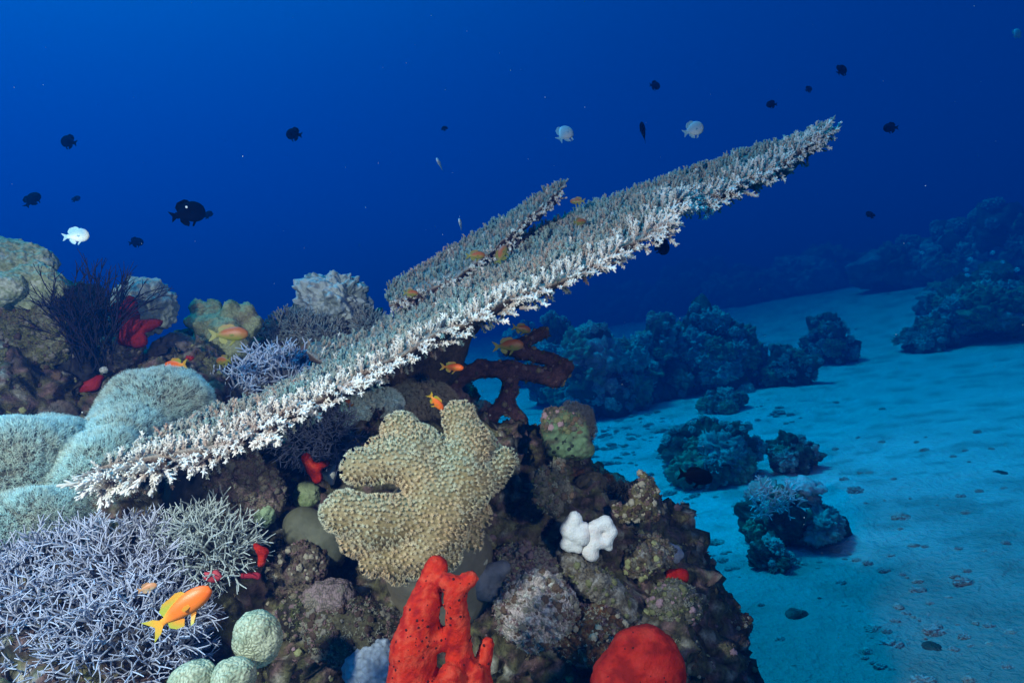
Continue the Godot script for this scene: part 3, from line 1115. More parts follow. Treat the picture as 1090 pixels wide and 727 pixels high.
func make_fish(called: String, label: String, high: float, wide: float, back: Color, belly: Color, head: Color, tail_c: Color, fins: Color, fork: float, eye_c: Color, group: String, deep := 1.0) -> Node3D:
	var t := thing(called, label, "fish", Vector3.ZERO, group)
	var h := high * 0.5
	var fm: StandardMaterial3D = mats.dark_fish if back.r < 0.02 else mats.fin
	part("body", fish_body(high, wide, back, belly, head, tail_c), mats.dark_fish if back.r < 0.02 else mats.fish, t)
	part("tail_fin", fin([[-0.29, 0.0], [-0.31, h * 0.2], [-0.4, 0.12], [-0.5 - fork, 0.18], [-0.46 - fork * 0.3, 0.07], [-0.43, 0.0], [-0.46 - fork * 0.3, -0.07], [-0.5 - fork, -0.18], [-0.4, -0.12], [-0.31, -h * 0.2]], tail_c, fins), fm, t)
	part("dorsal_fin", fin([[0.0, h * 0.6], [0.2, h * 0.86], [0.14, h * 0.95 + 0.07 * deep], [0.06, h + 0.09 * deep], [-0.06, h * 0.95 + 0.08 * deep], [-0.17, h * 0.8 + 0.1 * deep], [-0.27, h * 0.45 + 0.08 * deep], [-0.25, h * 0.3]], back, fins), fm, t)
	part("anal_fin", fin([[-0.06, -h * 0.6], [-0.03, -h * 0.93], [-0.09, -h * 0.9 - 0.09 * deep], [-0.2, -h * 0.65 - 0.1 * deep], [-0.27, -h * 0.4 - 0.06 * deep], [-0.25, -h * 0.3]], belly, fins), fm, t)
	for s in [1.0, -1.0]:
		part("pelvic_fin", fin([[0.16, 0.0], [0.17, -0.03], [0.05, -0.17], [0.0, -0.17], [0.08, -0.02]], belly, fins), fm, t, Transform3D(Basis(Vector3.RIGHT, s * 0.35), Vector3(0, -h * 0.78, s * 0.02)))
		part("pectoral_fin", fin([[0.0, 0.0], [0.0, 0.025], [-0.07, 0.04], [-0.12, 0.015], [-0.11, -0.025], [-0.06, -0.03], [0.0, -0.02]], tail_c, tail_c.lerp(fins, 0.3)), fm, t, Transform3D(Basis(Vector3.UP, s * 0.3) * Basis(Vector3.RIGHT, s * 0.2), Vector3(0.16, -h * 0.15, s * wide * 0.49)))
		var b := ball(4)
		var e := Acc.new()
		for k in b.v.size(): e.vert(b.v[k] * Vector3(0.032, 0.032, 0.013), b.n[k], eye_c)
		e.i = b.i.duplicate()
		var eye := part("eye", e.mesh(), mats.fish, t, Transform3D(Basis.IDENTITY, Vector3(0.335, h * 0.2, s * wide * 0.335)))
		var p := Acc.new()
		for k in b.v.size(): p.vert(b.v[k] * Vector3(0.019, 0.019, 0.008), b.n[k], Color(0.004, 0.004, 0.006))
		p.i = b.i.duplicate()
		part("pupil", p.mesh(), mats.fish, eye, Transform3D(Basis.IDENTITY, Vector3(0.004, 0, s * 0.009)))
	return t


func swim(o: Node3D, x: float, y: float, d: float, length: float, heading: float, away := 0.0, roll := 0.0) -> Transform3D:
	# where a fish is: heading in degrees as seen (0 to the right, 90 up), turned away from the eye by so many degrees
	var s := length * d / FOCAL / maxf(0.35, cos(deg_to_rad(away)))
	var h := deg_to_rad(heading)
	var flip := cos(h) < -0.01
	var f := Vector3(cos(h) * cos(deg_to_rad(away)), sin(h) * cos(deg_to_rad(away)), -sin(deg_to_rad(away)))
	var up := Vector3(-sin(h), cos(h), 0) * (-1.0 if flip else 1.0)
	up = (up - f * up.dot(f)).normalized()
	var b := view * (Basis(f, up, f.cross(up)) * Basis(Vector3.RIGHT, deg_to_rad(roll)))
	return Transform3D(b.scaled_local(Vector3.ONE * s), at(x, y, d))


func shoal(first: Node3D, list: Array, group: String) -> void:
	# [label, x, y, distance, length, heading, away, roll]
	for k in list.size():
		var f: Array = list[k]
		var w := swim(first, f[1], f[2], f[3], f[4], f[5], f[6] if f.size() > 6 else 0.0, f[7] if f.size() > 7 else 0.0)
		if k == 0:
			first.transform = w
			first.set_meta("label", f[0])
		else: dup(first, f[0], w, group)


func make_fishes() -> void:
	var og := "orange fish round the table coral"
	var o := make_fish("orange_fish", "", 0.33, 0.18, Color(0.92, 0.14, 0.012), Color(0.85, 0.2, 0.02), Color(0.9, 0.13, 0.01), Color(0.85, 0.3, 0.03), Color(0.30, 0.36, 0.04), 0.05, Color(0.5, 0.12, 0.2), og)
	shoal(o, [
		["bright orange fish with yellow-green fins swimming over the lilac staghorn thicket", 192, 649, 0.72, 68, 35, 12],
		["small orange fish hanging above the leather coral just under the table", 481, 391, 1.25, 24, -4, 10],
		["small orange fish with a teal tail nosing down beside the leather coral top", 464, 428, 1.2, 22, -52, 20],
		["red-orange fish half hidden behind the hairy dome coral", 186, 389, 1.5, 30, 186, 20],
	], og)
	var yg := "olive and orange fish round the table coral"
	var y := make_fish("olive_fish", "", 0.40, 0.2, Color(0.34, 0.085, 0.018), Color(0.2, 0.2, 0.035), Color(0.3, 0.1, 0.025), Color(0.2, 0.19, 0.035), Color(0.18, 0.18, 0.035), 0.04, Color(0.3, 0.2, 0.1), yg)
	shoal(y, [
		["orange-backed fish with a yellow-green belly in front of the lobed green coral", 243, 356, 1.35, 38, 3, 10],
		["orange and yellow fish under the table beside the brown rope sponge", 541, 368, 1.4, 32, 4, 5],
		["yellow fish above the brown rope sponge near the rim of the table", 555, 350, 1.5, 20, -12, 20],
		["olive fish in the shade of the table over the blue-white cushion", 364, 430, 1.28, 24, 2, 0],
		["olive fish low over the top of the table below the upper tier", 506, 272, 1.5, 20, 5, 15],
		["orange-brown fish between the table and its upper tier", 534, 271, 1.55, 22, 70, 25],
		["tiny yellowish fish above the far rim of the table", 615, 214, 1.7, 15, 175, 25],
		["small olive fish resting among the branchlets of the table", 617, 236, 1.5, 14, 10, 25],
		["tiny olive fish beside the low end of the upper tier", 437, 312, 1.55, 15, 0, 20],
		["yellow-green fish under the lobed green coral", 238, 384, 1.5, 20, 185, 30],
	], yg)
	var dg := "dark damselfish in open water"
	var d := make_fish("dark_damselfish", "", 0.66, 0.24, Color(0.003, 0.003, 0.005), Color(0.002, 0.002, 0.004), Color(0.003, 0.003, 0.004), Color(0.002, 0.003, 0.004), Color(0.002, 0.002, 0.003), 0.0, Color(0.02, 0.02, 0.02), dg, 1.2)
	shoal(d, [
		["black damselfish with a white side spot, largest of the dark fish in open water", 199, 227, 1.35, 31, 22, 28],
		["black damselfish under the top edge above the far reef head, level in the water", 73, 151, 2.1, 19, 168, 10],
		["black damselfish nosing steeply up over the stony coral stack", 33, 213, 2.1, 18, 72, 30],
		["tiny black damselfish close beside the largest one", 221, 229, 2.9, 10, 100, 40],
		["tiny black damselfish above the round coral head with the red sponge", 144, 258, 3.0, 11, 20, 40],
		["black damselfish alone in open water above the bumpy coral head", 313, 143, 2.1, 18, 172, 10],
		["tiny black fish high above the upper tier of the table", 473, 137, 3.4, 7, 100, 40],
		["slender black damselfish pointing straight up between two pale fish", 685, 141, 2.2, 22, 100, 5, 78],
		["small dark damselfish high above the middle of the table", 697, 91, 3.2, 12, 0, 20],
		["small dark damselfish above the high tip of the table", 822, 111, 3.2, 11, 178, 10],
		["smallest dark damselfish over the table tip, between two others", 861, 95, 3.6, 9, 30, 20],
		["dark damselfish above the table tip, slanting upward, highest of three", 896, 75, 2.8, 15, 40, 25],
		["dark damselfish out beyond the table tip in empty blue water", 949, 136, 3.0, 14, 178, 15],
		["faint dark fish over the distant reef, below the table tip", 927, 229, 4.2, 9, 95, 40],
		["faint dark fish near the bright fish over the black sea bush", 80, 212, 3.8, 8, 80, 40],
		["dark fish hanging below the rim of the table near its high end", 704, 262, 2.4, 20, -40, 20],
	], dg)
	var pit := pit_mesh(Color(0.8, 0.8, 0.78))
	part("white_spot", pit, mats.fish, d, Transform3D(Basis(Vector3.RIGHT, PI / 2).scaled(Vector3(0.034, 0.04, 0.03)), Vector3(0.03, 0.16, 0.095)))
	var pg := "pale fish in open water"
	var p := make_fish("pale_damselfish", "", 0.62, 0.2, Color(0.25, 0.42, 0.50), Color(0.52, 0.56, 0.56), Color(0.55, 0.55, 0.5), Color(0.25, 0.42, 0.5), Color(0.2, 0.42, 0.5), 0.02, Color(0.1, 0.1, 0.1), pg, 1.1)
	shoal(p, [
		["silver-blue fish above the table next to the slender black one, nose down", 738, 138, 1.6, 24, 24, 10],
		["silver-white fish over the upper tier of the table, tilted on its side", 601, 143, 1.6, 22, 52, 35],
		["bright white fish over the black sea bush", 80, 251, 1.05, 22, 12, 25],
		["thin pale fish seen edge-on high above the upper tier", 468, 175, 1.9, 15, 115, 5, 80],
		["thin pale fish seen edge-on close over the upper tier", 490, 239, 1.8, 13, 100, 5, 80],
		["faint pale fish in the top corner of open water", 1083, 36, 3.6, 14, 50, 20],
	], pg)
	var wg := "tiny white fish over the stacked plate reef"
	var w := make_fish("tiny_white_fish", "", 0.5, 0.2, Color(0.7, 0.8, 0.8), Color(0.85, 0.88, 0.88), Color(0.8, 0.85, 0.85), Color(0.7, 0.8, 0.8), Color(0.6, 0.75, 0.8), 0.02, Color(0.05, 0.05, 0.05), wg)
	var same := "tiny white fish hovering over the stacked plate reef on the sand slope"
	shoal(w, [[same, 1033, 276, 7.5, 8, 10, 10], [same, 1029, 287, 7.4, 7, 0, 10], [same, 1031, 293, 7.6, 6, 170, 10], [same, 1057, 269, 7.8, 7, 20, 10], [same, 1068, 279, 7.5, 6, 0, 10], [same, 1083, 287, 7.3, 8, 10, 10], [same, 982, 269, 8.4, 6, 0, 10]], wg)
	var s := make_fish("surgeonfish", "", 0.44, 0.16, Color(0.012, 0.009, 0.009), Color(0.010, 0.007, 0.008), Color(0.02, 0.012, 0.01), Color(0.012, 0.009, 0.009), Color(0.01, 0.008, 0.009), 0.0, Color(0.02, 0.02, 0.02), "", 0.6)
	shoal(s, [["black oval fish swimming low over the sand beside the mound", 740, 507, 2.1, 38, -10, 5]], "")
	s.remove_meta("group")
	var z := make_fish("striped_fish", "", 0.42, 0.2, Color(0.5, 0.2, 0.08), Color(0.55, 0.4, 0.25), Color(0.6, 0.25, 0.1), Color(0.5, 0.25, 0.1), Color(0.35, 0.2, 0.1), 0.0, Color(0.05, 0.05, 0.05), "")
	shoal(z, [["small brown fish sheltering inside the lilac staghorn thicket", 156, 626, 0.88, 18, 15, 20]], "")
	z.remove_meta("group")


# ---------------------------------------------------------------- coral heads on the sand
var clumps := []
var tufts := []
var slabs := []

func make_clump_kinds() -> void:
	# shapes shared by the coral heads that stand farther off
	var tones := [[Color(0.24, 0.26, 0.16), Color(0.44, 0.44, 0.3)], [Color(0.32, 0.31, 0.3), Color(0.62, 0.6, 0.57)], [Color(0.22, 0.2, 0.13), Color(0.42, 0.38, 0.26)], [Color(0.4, 0.4, 0.36), Color(0.66, 0.66, 0.6)]]
	for k in 8:
		clumps.push_back(lump(20, Vector3(1, 0.8, 1), k * 3.1, 0.5, 1.1, 0.55, 2.4 + 0.4 * k, 0.14, 8.0, tones[k % 4], 1.6).mesh())
	for k in 6:
		var a := Acc.new()
		var r := RandomNumberGenerator.new()
		r.seed = 900 + k
		for q in 40:
			var d := Vector3(r.randf_range(-1, 1), r.randf_range(0.05, 1), r.randf_range(-1, 1)).normalized()
			var t: Array = tones[(k + 1) % 4]
			a.add(sprig(950 + q * 7 + k, 1, 0.9, t[0], (t[1] as Color).lerp(Color(0.62, 0.63, 0.6), 0.6), 0.085, 4), Transform3D(facing(d, r.randf() * TAU).scaled(Vector3.ONE * r.randf_range(0.75, 1.15)), Vector3(d.x, d.y * 0.4, d.z) * 0.25))
		tufts.push_back(a.mesh())
	for k in 4:
		slabs.push_back(lump(14, Vector3(1, 0.2, 0.8), 40.0 + k * 5.3, 0.3, 1.3, 0.1, 5.0, 0.05, 9.0, tones[(k + 1) % 4], 2.0).mesh())


func head(called: String, label: String, x: float, base_y: float, d: float, wide: float, high: float, seed_: int, tuft_share := 0.4, slab_share := 0.0, count := 14, shade := 1.0, group := "") -> void:
	# a coral head: a rock on the sand grown over with clumps, tufts and plates (width and height in photo pixels)
	var s := d / FOCAL
	var c := at(x, base_y, d)
	c.y = ground(c.x, c.z) - 0.02
	var t := thing(called, label, "coral head", c, group)
	var r := RandomNumberGenerator.new()
	r.seed = seed_
	var w := wide * s * 0.5
	var h := high * s
	var pal := [Color(0.04, 0.04, 0.03) * shade, Color(0.13, 0.12, 0.09) * shade, Color(0.25, 0.23, 0.19) * shade]
	var rock := lump(26, Vector3(w * 0.62, h * 0.5, w * 0.6), seed_ * 1.7, w * 0.8, 1.1 / w, w * 0.2, 2.6 / w, w * 0.12, 7.0 / w, pal, 4.0 / w)
	part("rock", rock.mesh(), mats.far, t, Transform3D(Basis.IDENTITY, Vector3(0, h * 0.32, 0)))
	# knobs and buds too small to pick apart
	var buds := [[], []]
	for q in spots(rock, 130 if tuft_share > 0.1 else 24, seed_, false):
		buds[r.randi() % 2].push_back(Transform3D(facing(q[1], r.randf() * TAU).scaled(Vector3.ONE * w * r.randf_range(0.03, 0.09)), q[0] + Vector3(0, h * 0.32, 0)))
	many("buds", clumps[3], mats.far, t, buds[0])
	many("buds", clumps[1], mats.far, t, buds[1])
	for k in int(count * 1.8):
		var ang := r.randf() * TAU
		var up := r.randf_range(-0.25, 1.0)
		var reach := r.randf_range(0.75, 1.08)
		var side := sqrt(maxf(0.0, 1.0 - up * up))
		var p := Vector3(cos(ang) * side * w * 0.82 * reach, h * 0.3 + up * h * 0.52 * reach, sin(ang) * side * w * 0.7)
		var z := w * lerpf(0.09, 0.34, pow(r.randf(), 2.0))
		var f := r.randf()
		if f < slab_share:
			part("plate", slabs[r.randi() % 4], mats.far, t, Transform3D(Basis.from_euler(Vector3(r.randf_range(-0.3, 0.4), ang, r.randf_range(-0.3, 0.3))).scaled(Vector3.ONE * z * 1.5), p))
		elif f < slab_share + (maxf(tuft_share, 0.3) if tuft_share > 0.1 else tuft_share):
			part("branching_coral", tufts[r.randi() % 6], mats.plain, t, Transform3D(facing((Vector3(p.x / w, 0.7, p.z / w)).normalized(), ang).scaled(Vector3.ONE * z), p))
		else:
			part("coral_clump", clumps[r.randi() % 8], mats.far, t, Transform3D(Basis.from_euler(Vector3(r.randf_range(-0.4, 0.4), ang, 0)).scaled(Vector3.ONE * z), p))


# ---------------------------------------------------------------- the crowded mound
func surf(x: float, y: float) -> float:
	# how far along the view the bare mound lies at that place of the plan
	var d := 0.5
	for k in 90:
		var p := at(x, y, d)
		var f := 9.0
		for b in reef_blobs:
			var q: Vector3 = b[1] - b[0]
			var pa: Vector3 = p - b[0]
			var h := clampf(pa.dot(q) / maxf(q.length_squared(), 1e-9), 0.0, 1.0)
			f = minf(f, (pa - q * h).length() - lerpf(b[2], b[3], h))
		if f < 0.004: return d
		d += maxf(f * 0.7, 0.003)
		if d > 4.0: break
	return -1.0


func seat(x: float, y: float, lift: float, otherwise: float) -> float:
	var d := surf(x, y)
	return (d if d > 0.0 else otherwise) - lift


func make_growth() -> void:
	# crusts and knobs all over the rock, each a piece of the mound; then turf
	var r := RandomNumberGenerator.new()
	r.seed = 321
	var mound: Node3D = get_node("reef_mound")
	var kinds := []
	for k in 18:
		kinds.push_back(lump(13, Vector3(1, 0.62, 0.85), k * 2.7, 0.5, 1.2, 0.3, 1.6 + 0.3 * (k % 6), 0.12, 6.0, tones[k % 6], 1.4).mesh())
	kinds.push_back(lump(11, Vector3(1, 0.5, 0.8), 91.0, 0.6, 1.3, 0.3, 2.0, 0.1, 6.0, [Color(0.34, 0.02, 0.02), Color(0.5, 0.05, 0.03)], 1.4).mesh())
	kinds.push_back(lump(11, Vector3(1, 0.5, 0.8), 95.0, 0.6, 1.3, 0.3, 2.0, 0.1, 6.0, [Color(0.40, 0.16, 0.2), Color(0.5, 0.3, 0.32)], 1.4).mesh())
	var n := 0
	for s in spots(reef, 700, 55):
		if n >= 290: break
		var p: Vector3 = s[0]
		if p.y < 0.3 or p.z < -2.1: continue
		var f := r.randf()
		var z := lerpf(0.01, 0.036, f * f)
		if n % 9 == 0:
			part("red_crust", kinds[18 + (n / 9) % 2], mats.sponge, mound, Transform3D(facing(s[1], r.randf() * TAU).scaled(Vector3(1.0, 0.7, 1.0) * lerpf(0.008, 0.018, r.randf())), p))
			n += 1
			continue
		part("crust", kinds[r.randi() % 18], mats.crust, mound, Transform3D(facing(s[1], r.randf() * TAU).scaled(Vector3.ONE * z), p - s[1] * z * 0.15))
		n += 1
	# grains, beads and chips too small to pick apart
	var bits := []
	for k in 12: bits.push_back([])
	for s in spots(reef, 14000, 57):
		if s[0].y < 0.2 or s[0].z < -2.2: continue
		var kk := clampi(int((patch.get_noise_3dv(s[0] * 9.0) + 0.6) * 5.0), 0, 5) if r.randf() < 0.6 else r.randi() % 6
		var z := lerpf(0.002, 0.008, pow(r.randf(), 2.5))
		bits[kk + 6 * (r.randi() % 2)].push_back(Transform3D(facing(s[1], r.randf() * TAU).scaled(Vector3.ONE * z), s[0]))
	for k in 12: many("chips", chips[k], mats.plain, mound, bits[k])
	var t := thing("algae_turf", "short brown and green turf growing over the reef mound", "algae")
	t.set_meta("kind", "stuff")
	var sets := [[], [], [], []]
	for s in spots(reef, 15000, 56):
		if s[0].y < 0.2 or s[0].z < -2.2: continue
		var q := patch.get_noise_3dv(s[0] * 7.0) + r.randf_range(-0.25, 0.25)
		if q < -0.25: continue
		var k := clampi(int((q + 0.35) * 4.5), 0, 3)
		sets[k].push_back(Transform3D(facing(s[1], r.randf() * TAU).scaled(Vector3.ONE * r.randf_range(0.004, 0.011)), s[0]))
	for k in 4: many("turf", turf[k], mats.plain, t, sets[k])


func make_sponges() -> void:
	var red := [Color(0.34, 0.016, 0.012), Color(0.56, 0.030, 0.012), Color(0.62, 0.06, 0.03), Color(0.46, 0.02, 0.012)]
	var s: Array = blob_thing("red_sponge", "tall bright red sponge with two upright arms and a hole between them", "sponge", [
		[464, 604, 450, 648, 13, 17, 0.87, 0.86], [450, 648, 440, 692, 18, 25, 0.86], [440, 692, 438, 742, 23, 29, 0.86], [436, 698, 423, 702, 12, 7, 0.85],
		[446, 682, 474, 680, 18, 11, 0.86], [485, 632, 489, 700, 12, 14, 0.85, 0.86], [486, 628, 476, 619, 11, 10, 0.85], [486, 626, 501, 616, 10, 8, 0.85],
		[489, 700, 496, 742, 14, 18, 0.86], [440, 736, 505, 738, 22, 22, 0.86], [480, 720, 482, 734, 14, 16, 0.835], [506, 718, 506, 734, 11, 13, 0.85], [519, 684, 512, 716, 7, 11, 0.87],
	], 0.0055, 0.007, 0.0025, 34.0, red, mats.sponge, 0.002, 190.0, 26.0)
	var pit := pit_mesh(Color(0.06, 0.004, 0.004))
	var spots_: Array = spots(s[1], 170, 12)
	var inv := (s[0] as Node3D).transform.affine_inverse()
	for q in spots_: part("pore", pit, mats.plain, s[0], inv * Transform3D(facing(q[1], 0.0).scaled(Vector3.ONE * rng.randf_range(0.0006, 0.0021)), q[0]))
	s = blob_thing("red_sponge", "rounded dark red sponge mound low at the foot of the reef", "sponge", [[688, 712, 680, 730, 42, 50, 0.98], [672, 690, 690, 685, 18, 18, 0.97], [655, 725, 660, 740, 22, 30, 0.96]], 0.008, 0.02, 0.005, 26.0, [Color(0.26, 0.012, 0.010), Color(0.44, 0.02, 0.012), Color(0.5, 0.035, 0.02)], mats.sponge, 0.0022, 170.0, 22.0)
	inv = (s[0] as Node3D).transform.affine_inverse()
	for q in spots(s[1], 60, 13): part("pore", pit, mats.plain, s[0], inv * Transform3D(facing(q[1], 0.0).scaled(Vector3.ONE * rng.randf_range(0.0006, 0.002)), q[0]))
	var d := seat(332, 498, 0.17, 1.1)
	blob_thing("red_sponge", "small forked red sponge under the rim of the table coral", "sponge", [[325, 487, 332, 499, 5, 6, d], [332, 499, 338, 509, 5, 6, d], [333, 500, 347, 493, 4, 4, d]], 0.004, 0.008, 0.002, 60.0, red, mats.sponge)
	d = seat(277, 590, 0.10, 1.0)
	blob_thing("red_sponge", "little crooked red sponge among brown crust, below the pale green knob", "sponge", [[272, 581, 280, 588, 3.5, 4.5, d], [280, 588, 278, 600, 4.5, 4, d]], 0.004, 0.008, 0.002, 60.0, red, mats.sponge)
	d = seat(222, 612, 0.09, 1.0)
	blob_thing("red_sponge", "pair of pinkish red sponge beads beside the lilac thicket", "sponge", [[219, 612, 221, 614, 4, 4, d], [229, 611, 231, 614, 5, 5, d], [224, 616, 227, 617, 3, 3, d]], 0.004, 0.006, 0.002, 60.0, [Color(0.5, 0.05, 0.06), Color(0.6, 0.1, 0.12)], mats.sponge)
	d = seat(265, 613, 0.08, 1.0)
	blob_thing("red_sponge", "flat crimson sponge crust beside the dark hollow", "sponge", [[258, 613, 274, 613, 3.5, 4, d]], 0.004, 0.006, 0.003, 60.0, [Color(0.36, 0.03, 0.05)], mats.sponge)
	d = seat(722, 613, 0.03, 1.2)
	blob_thing("red_sponge", "small red sponge on the shaded flank of the mound facing the sand", "sponge", [[716, 614, 726, 613, 8, 8, d]], 0.005, 0.008, 0.003, 50.0, [Color(0.4, 0.015, 0.01), Color(0.5, 0.03, 0.015)], mats.sponge)
	blob_thing("red_sponge", "lumpy dark red sponge in front of the round coral head", "sponge", [[126, 330, 138, 350, 9, 13, 1.47], [138, 350, 168, 344, 9, 5, 1.47, 1.46], [132, 360, 148, 362, 9, 8, 1.46], [138, 320, 138, 335, 6, 9, 1.48]], 0.006, 0.008, 0.006, 30.0, [Color(0.16, 0.012, 0.012), Color(0.26, 0.016, 0.014)], mats.sponge, 0.002, 120.0)
	d = seat(100, 408, 0.02, 1.5)
	blob_thing("red_sponge", "dull red sponge crust under the black overhang below the sea bush", "sponge", [[82, 414, 98, 410, 5, 6, d], [98, 410, 106, 402, 6, 4, d]], 0.006, 0.01, 0.004, 40.0, [Color(0.26, 0.015, 0.018), Color(0.36, 0.03, 0.03)], mats.sponge)
	# the brown rope sponge arching out from under the table
	blob_thing("rope_sponge", "reddish-brown rope sponge arching out from under the table coral", "sponge", [
		[476, 440, 479, 418, 9, 8, 1.5], [479, 418, 489, 402, 8, 9, 1.5], [489, 402, 511, 392, 9, 9, 1.5], [511, 392, 543, 394, 9, 10, 1.5], [543, 394, 590, 402, 9, 10, 1.5, 1.52], [590, 402, 602, 391, 10, 8, 1.52], [602, 391, 590, 384, 8, 8, 1.52, 1.54],
		[590, 384, 554, 374, 7, 8, 1.54], [554, 374, 540, 368, 8, 8, 1.54, 1.56], [562, 363, 578, 354, 6, 7, 1.6], [540, 372, 562, 363, 7, 6, 1.58], [541, 396, 543, 415, 8, 8, 1.5], [543, 415, 538, 430, 8, 9, 1.5], [538, 430, 526, 440, 8, 7, 1.5], [538, 430, 554, 446, 8, 7, 1.5], [526, 440, 512, 460, 7, 9, 1.5], [554, 446, 558, 466, 7, 9, 1.5],
	], 0.007, 0.010, 0.005, 34.0, [Color(0.06, 0.03, 0.038), Color(0.15, 0.075, 0.085), Color(0.09, 0.04, 0.05)], mats.crust, 0.003, 110.0)
	# white knobs
	d = seat(612, 572, 0.085, 1.05)
	blob_thing("white_sponge", "chalk-white knobby sponge with four bulbs on the mound", "sponge", [[612, 552, 606, 564, 8, 9, d], [606, 564, 618, 570, 10, 11, d], [603, 579, 606, 582, 7, 6, d], [622, 562, 622, 566, 7, 7, d], [613, 582, 616, 584, 5, 5, d]], 0.004, 0.005, 0.002, 50.0, [Color(0.80, 0.71, 0.66), Color(0.82, 0.81, 0.77)], mats.knob, 0.0012, 150.0)
	blob_thing("white_sponge", "chalk-white ring-shaped sponge next to the four-bulbed one", "sponge", [[632, 562, 645, 556, 7, 7, d], [645, 556, 651, 566, 7, 6, d], [651, 566, 645, 576, 6, 7, d], [645, 576, 634, 577, 7, 8, d], [632, 562, 634, 577, 7, 8, d], [627, 587, 630, 590, 8, 8, d], [634, 577, 628, 588, 5, 6, d], [646, 582, 649, 583, 4, 4, d]], 0.004, 0.004, 0.002, 50.0, [Color(0.80, 0.71, 0.66), Color(0.82, 0.81, 0.77)], mats.knob, 0.0012, 150.0)
	d = seat(350, 505, 0.05, 1.1)
	blob_thing("white_sponge", "small smooth white sponge cone beside the leather coral", "sponge", [[341, 507, 351, 505, 3, 6, d], [351, 505, 355, 496, 6, 3, d], [351, 505, 353, 514, 6, 3, d]], 0.004, 0.006, 0.001, 50.0, [Color(0.7, 0.7, 0.62), Color(0.75, 0.76, 0.72)], mats.smooth)
	d = seat(400, 705, 0.06, 0.95)
	lump_thing("blue_sponge", "blue-grey sponge full of dark pores at the foot of the tall red sponge", "sponge", [398, 712, d, 34, 30, 0.8, 0.1], [0.008, 20.0, -0.004, 60.0, 0.003, 90.0], [Color(0.26, 0.31, 0.38), Color(0.36, 0.41, 0.48)], mats.porous, 26)
	d = seat(523, 618, 0.05, 1.0)
	blob_thing("grey_sponge", "slate-grey sponge block with pale edge beside the red sponge arms", "sponge", [[512, 612, 536, 606, 9, 10, d], [514, 630, 536, 628, 10, 11, d], [508, 618, 510, 624, 8, 8, d - 0.01]], 0.006, 0.012, 0.003, 40.0, [Color(0.10, 0.10, 0.12), Color(0.17, 0.17, 0.2)], mats.smooth)
	lump_thing("cream_sponge", "small cream ball sponge under the right lobe of the leather coral", "sponge", [508, 598, d, 11, 8, 1.0, 0.2], [0.003, 40.0, 0.001, 120.0, 0.0, 1.0], [Color(0.44, 0.41, 0.3), Color(0.36, 0.32, 0.22)], mats.knob, 12)


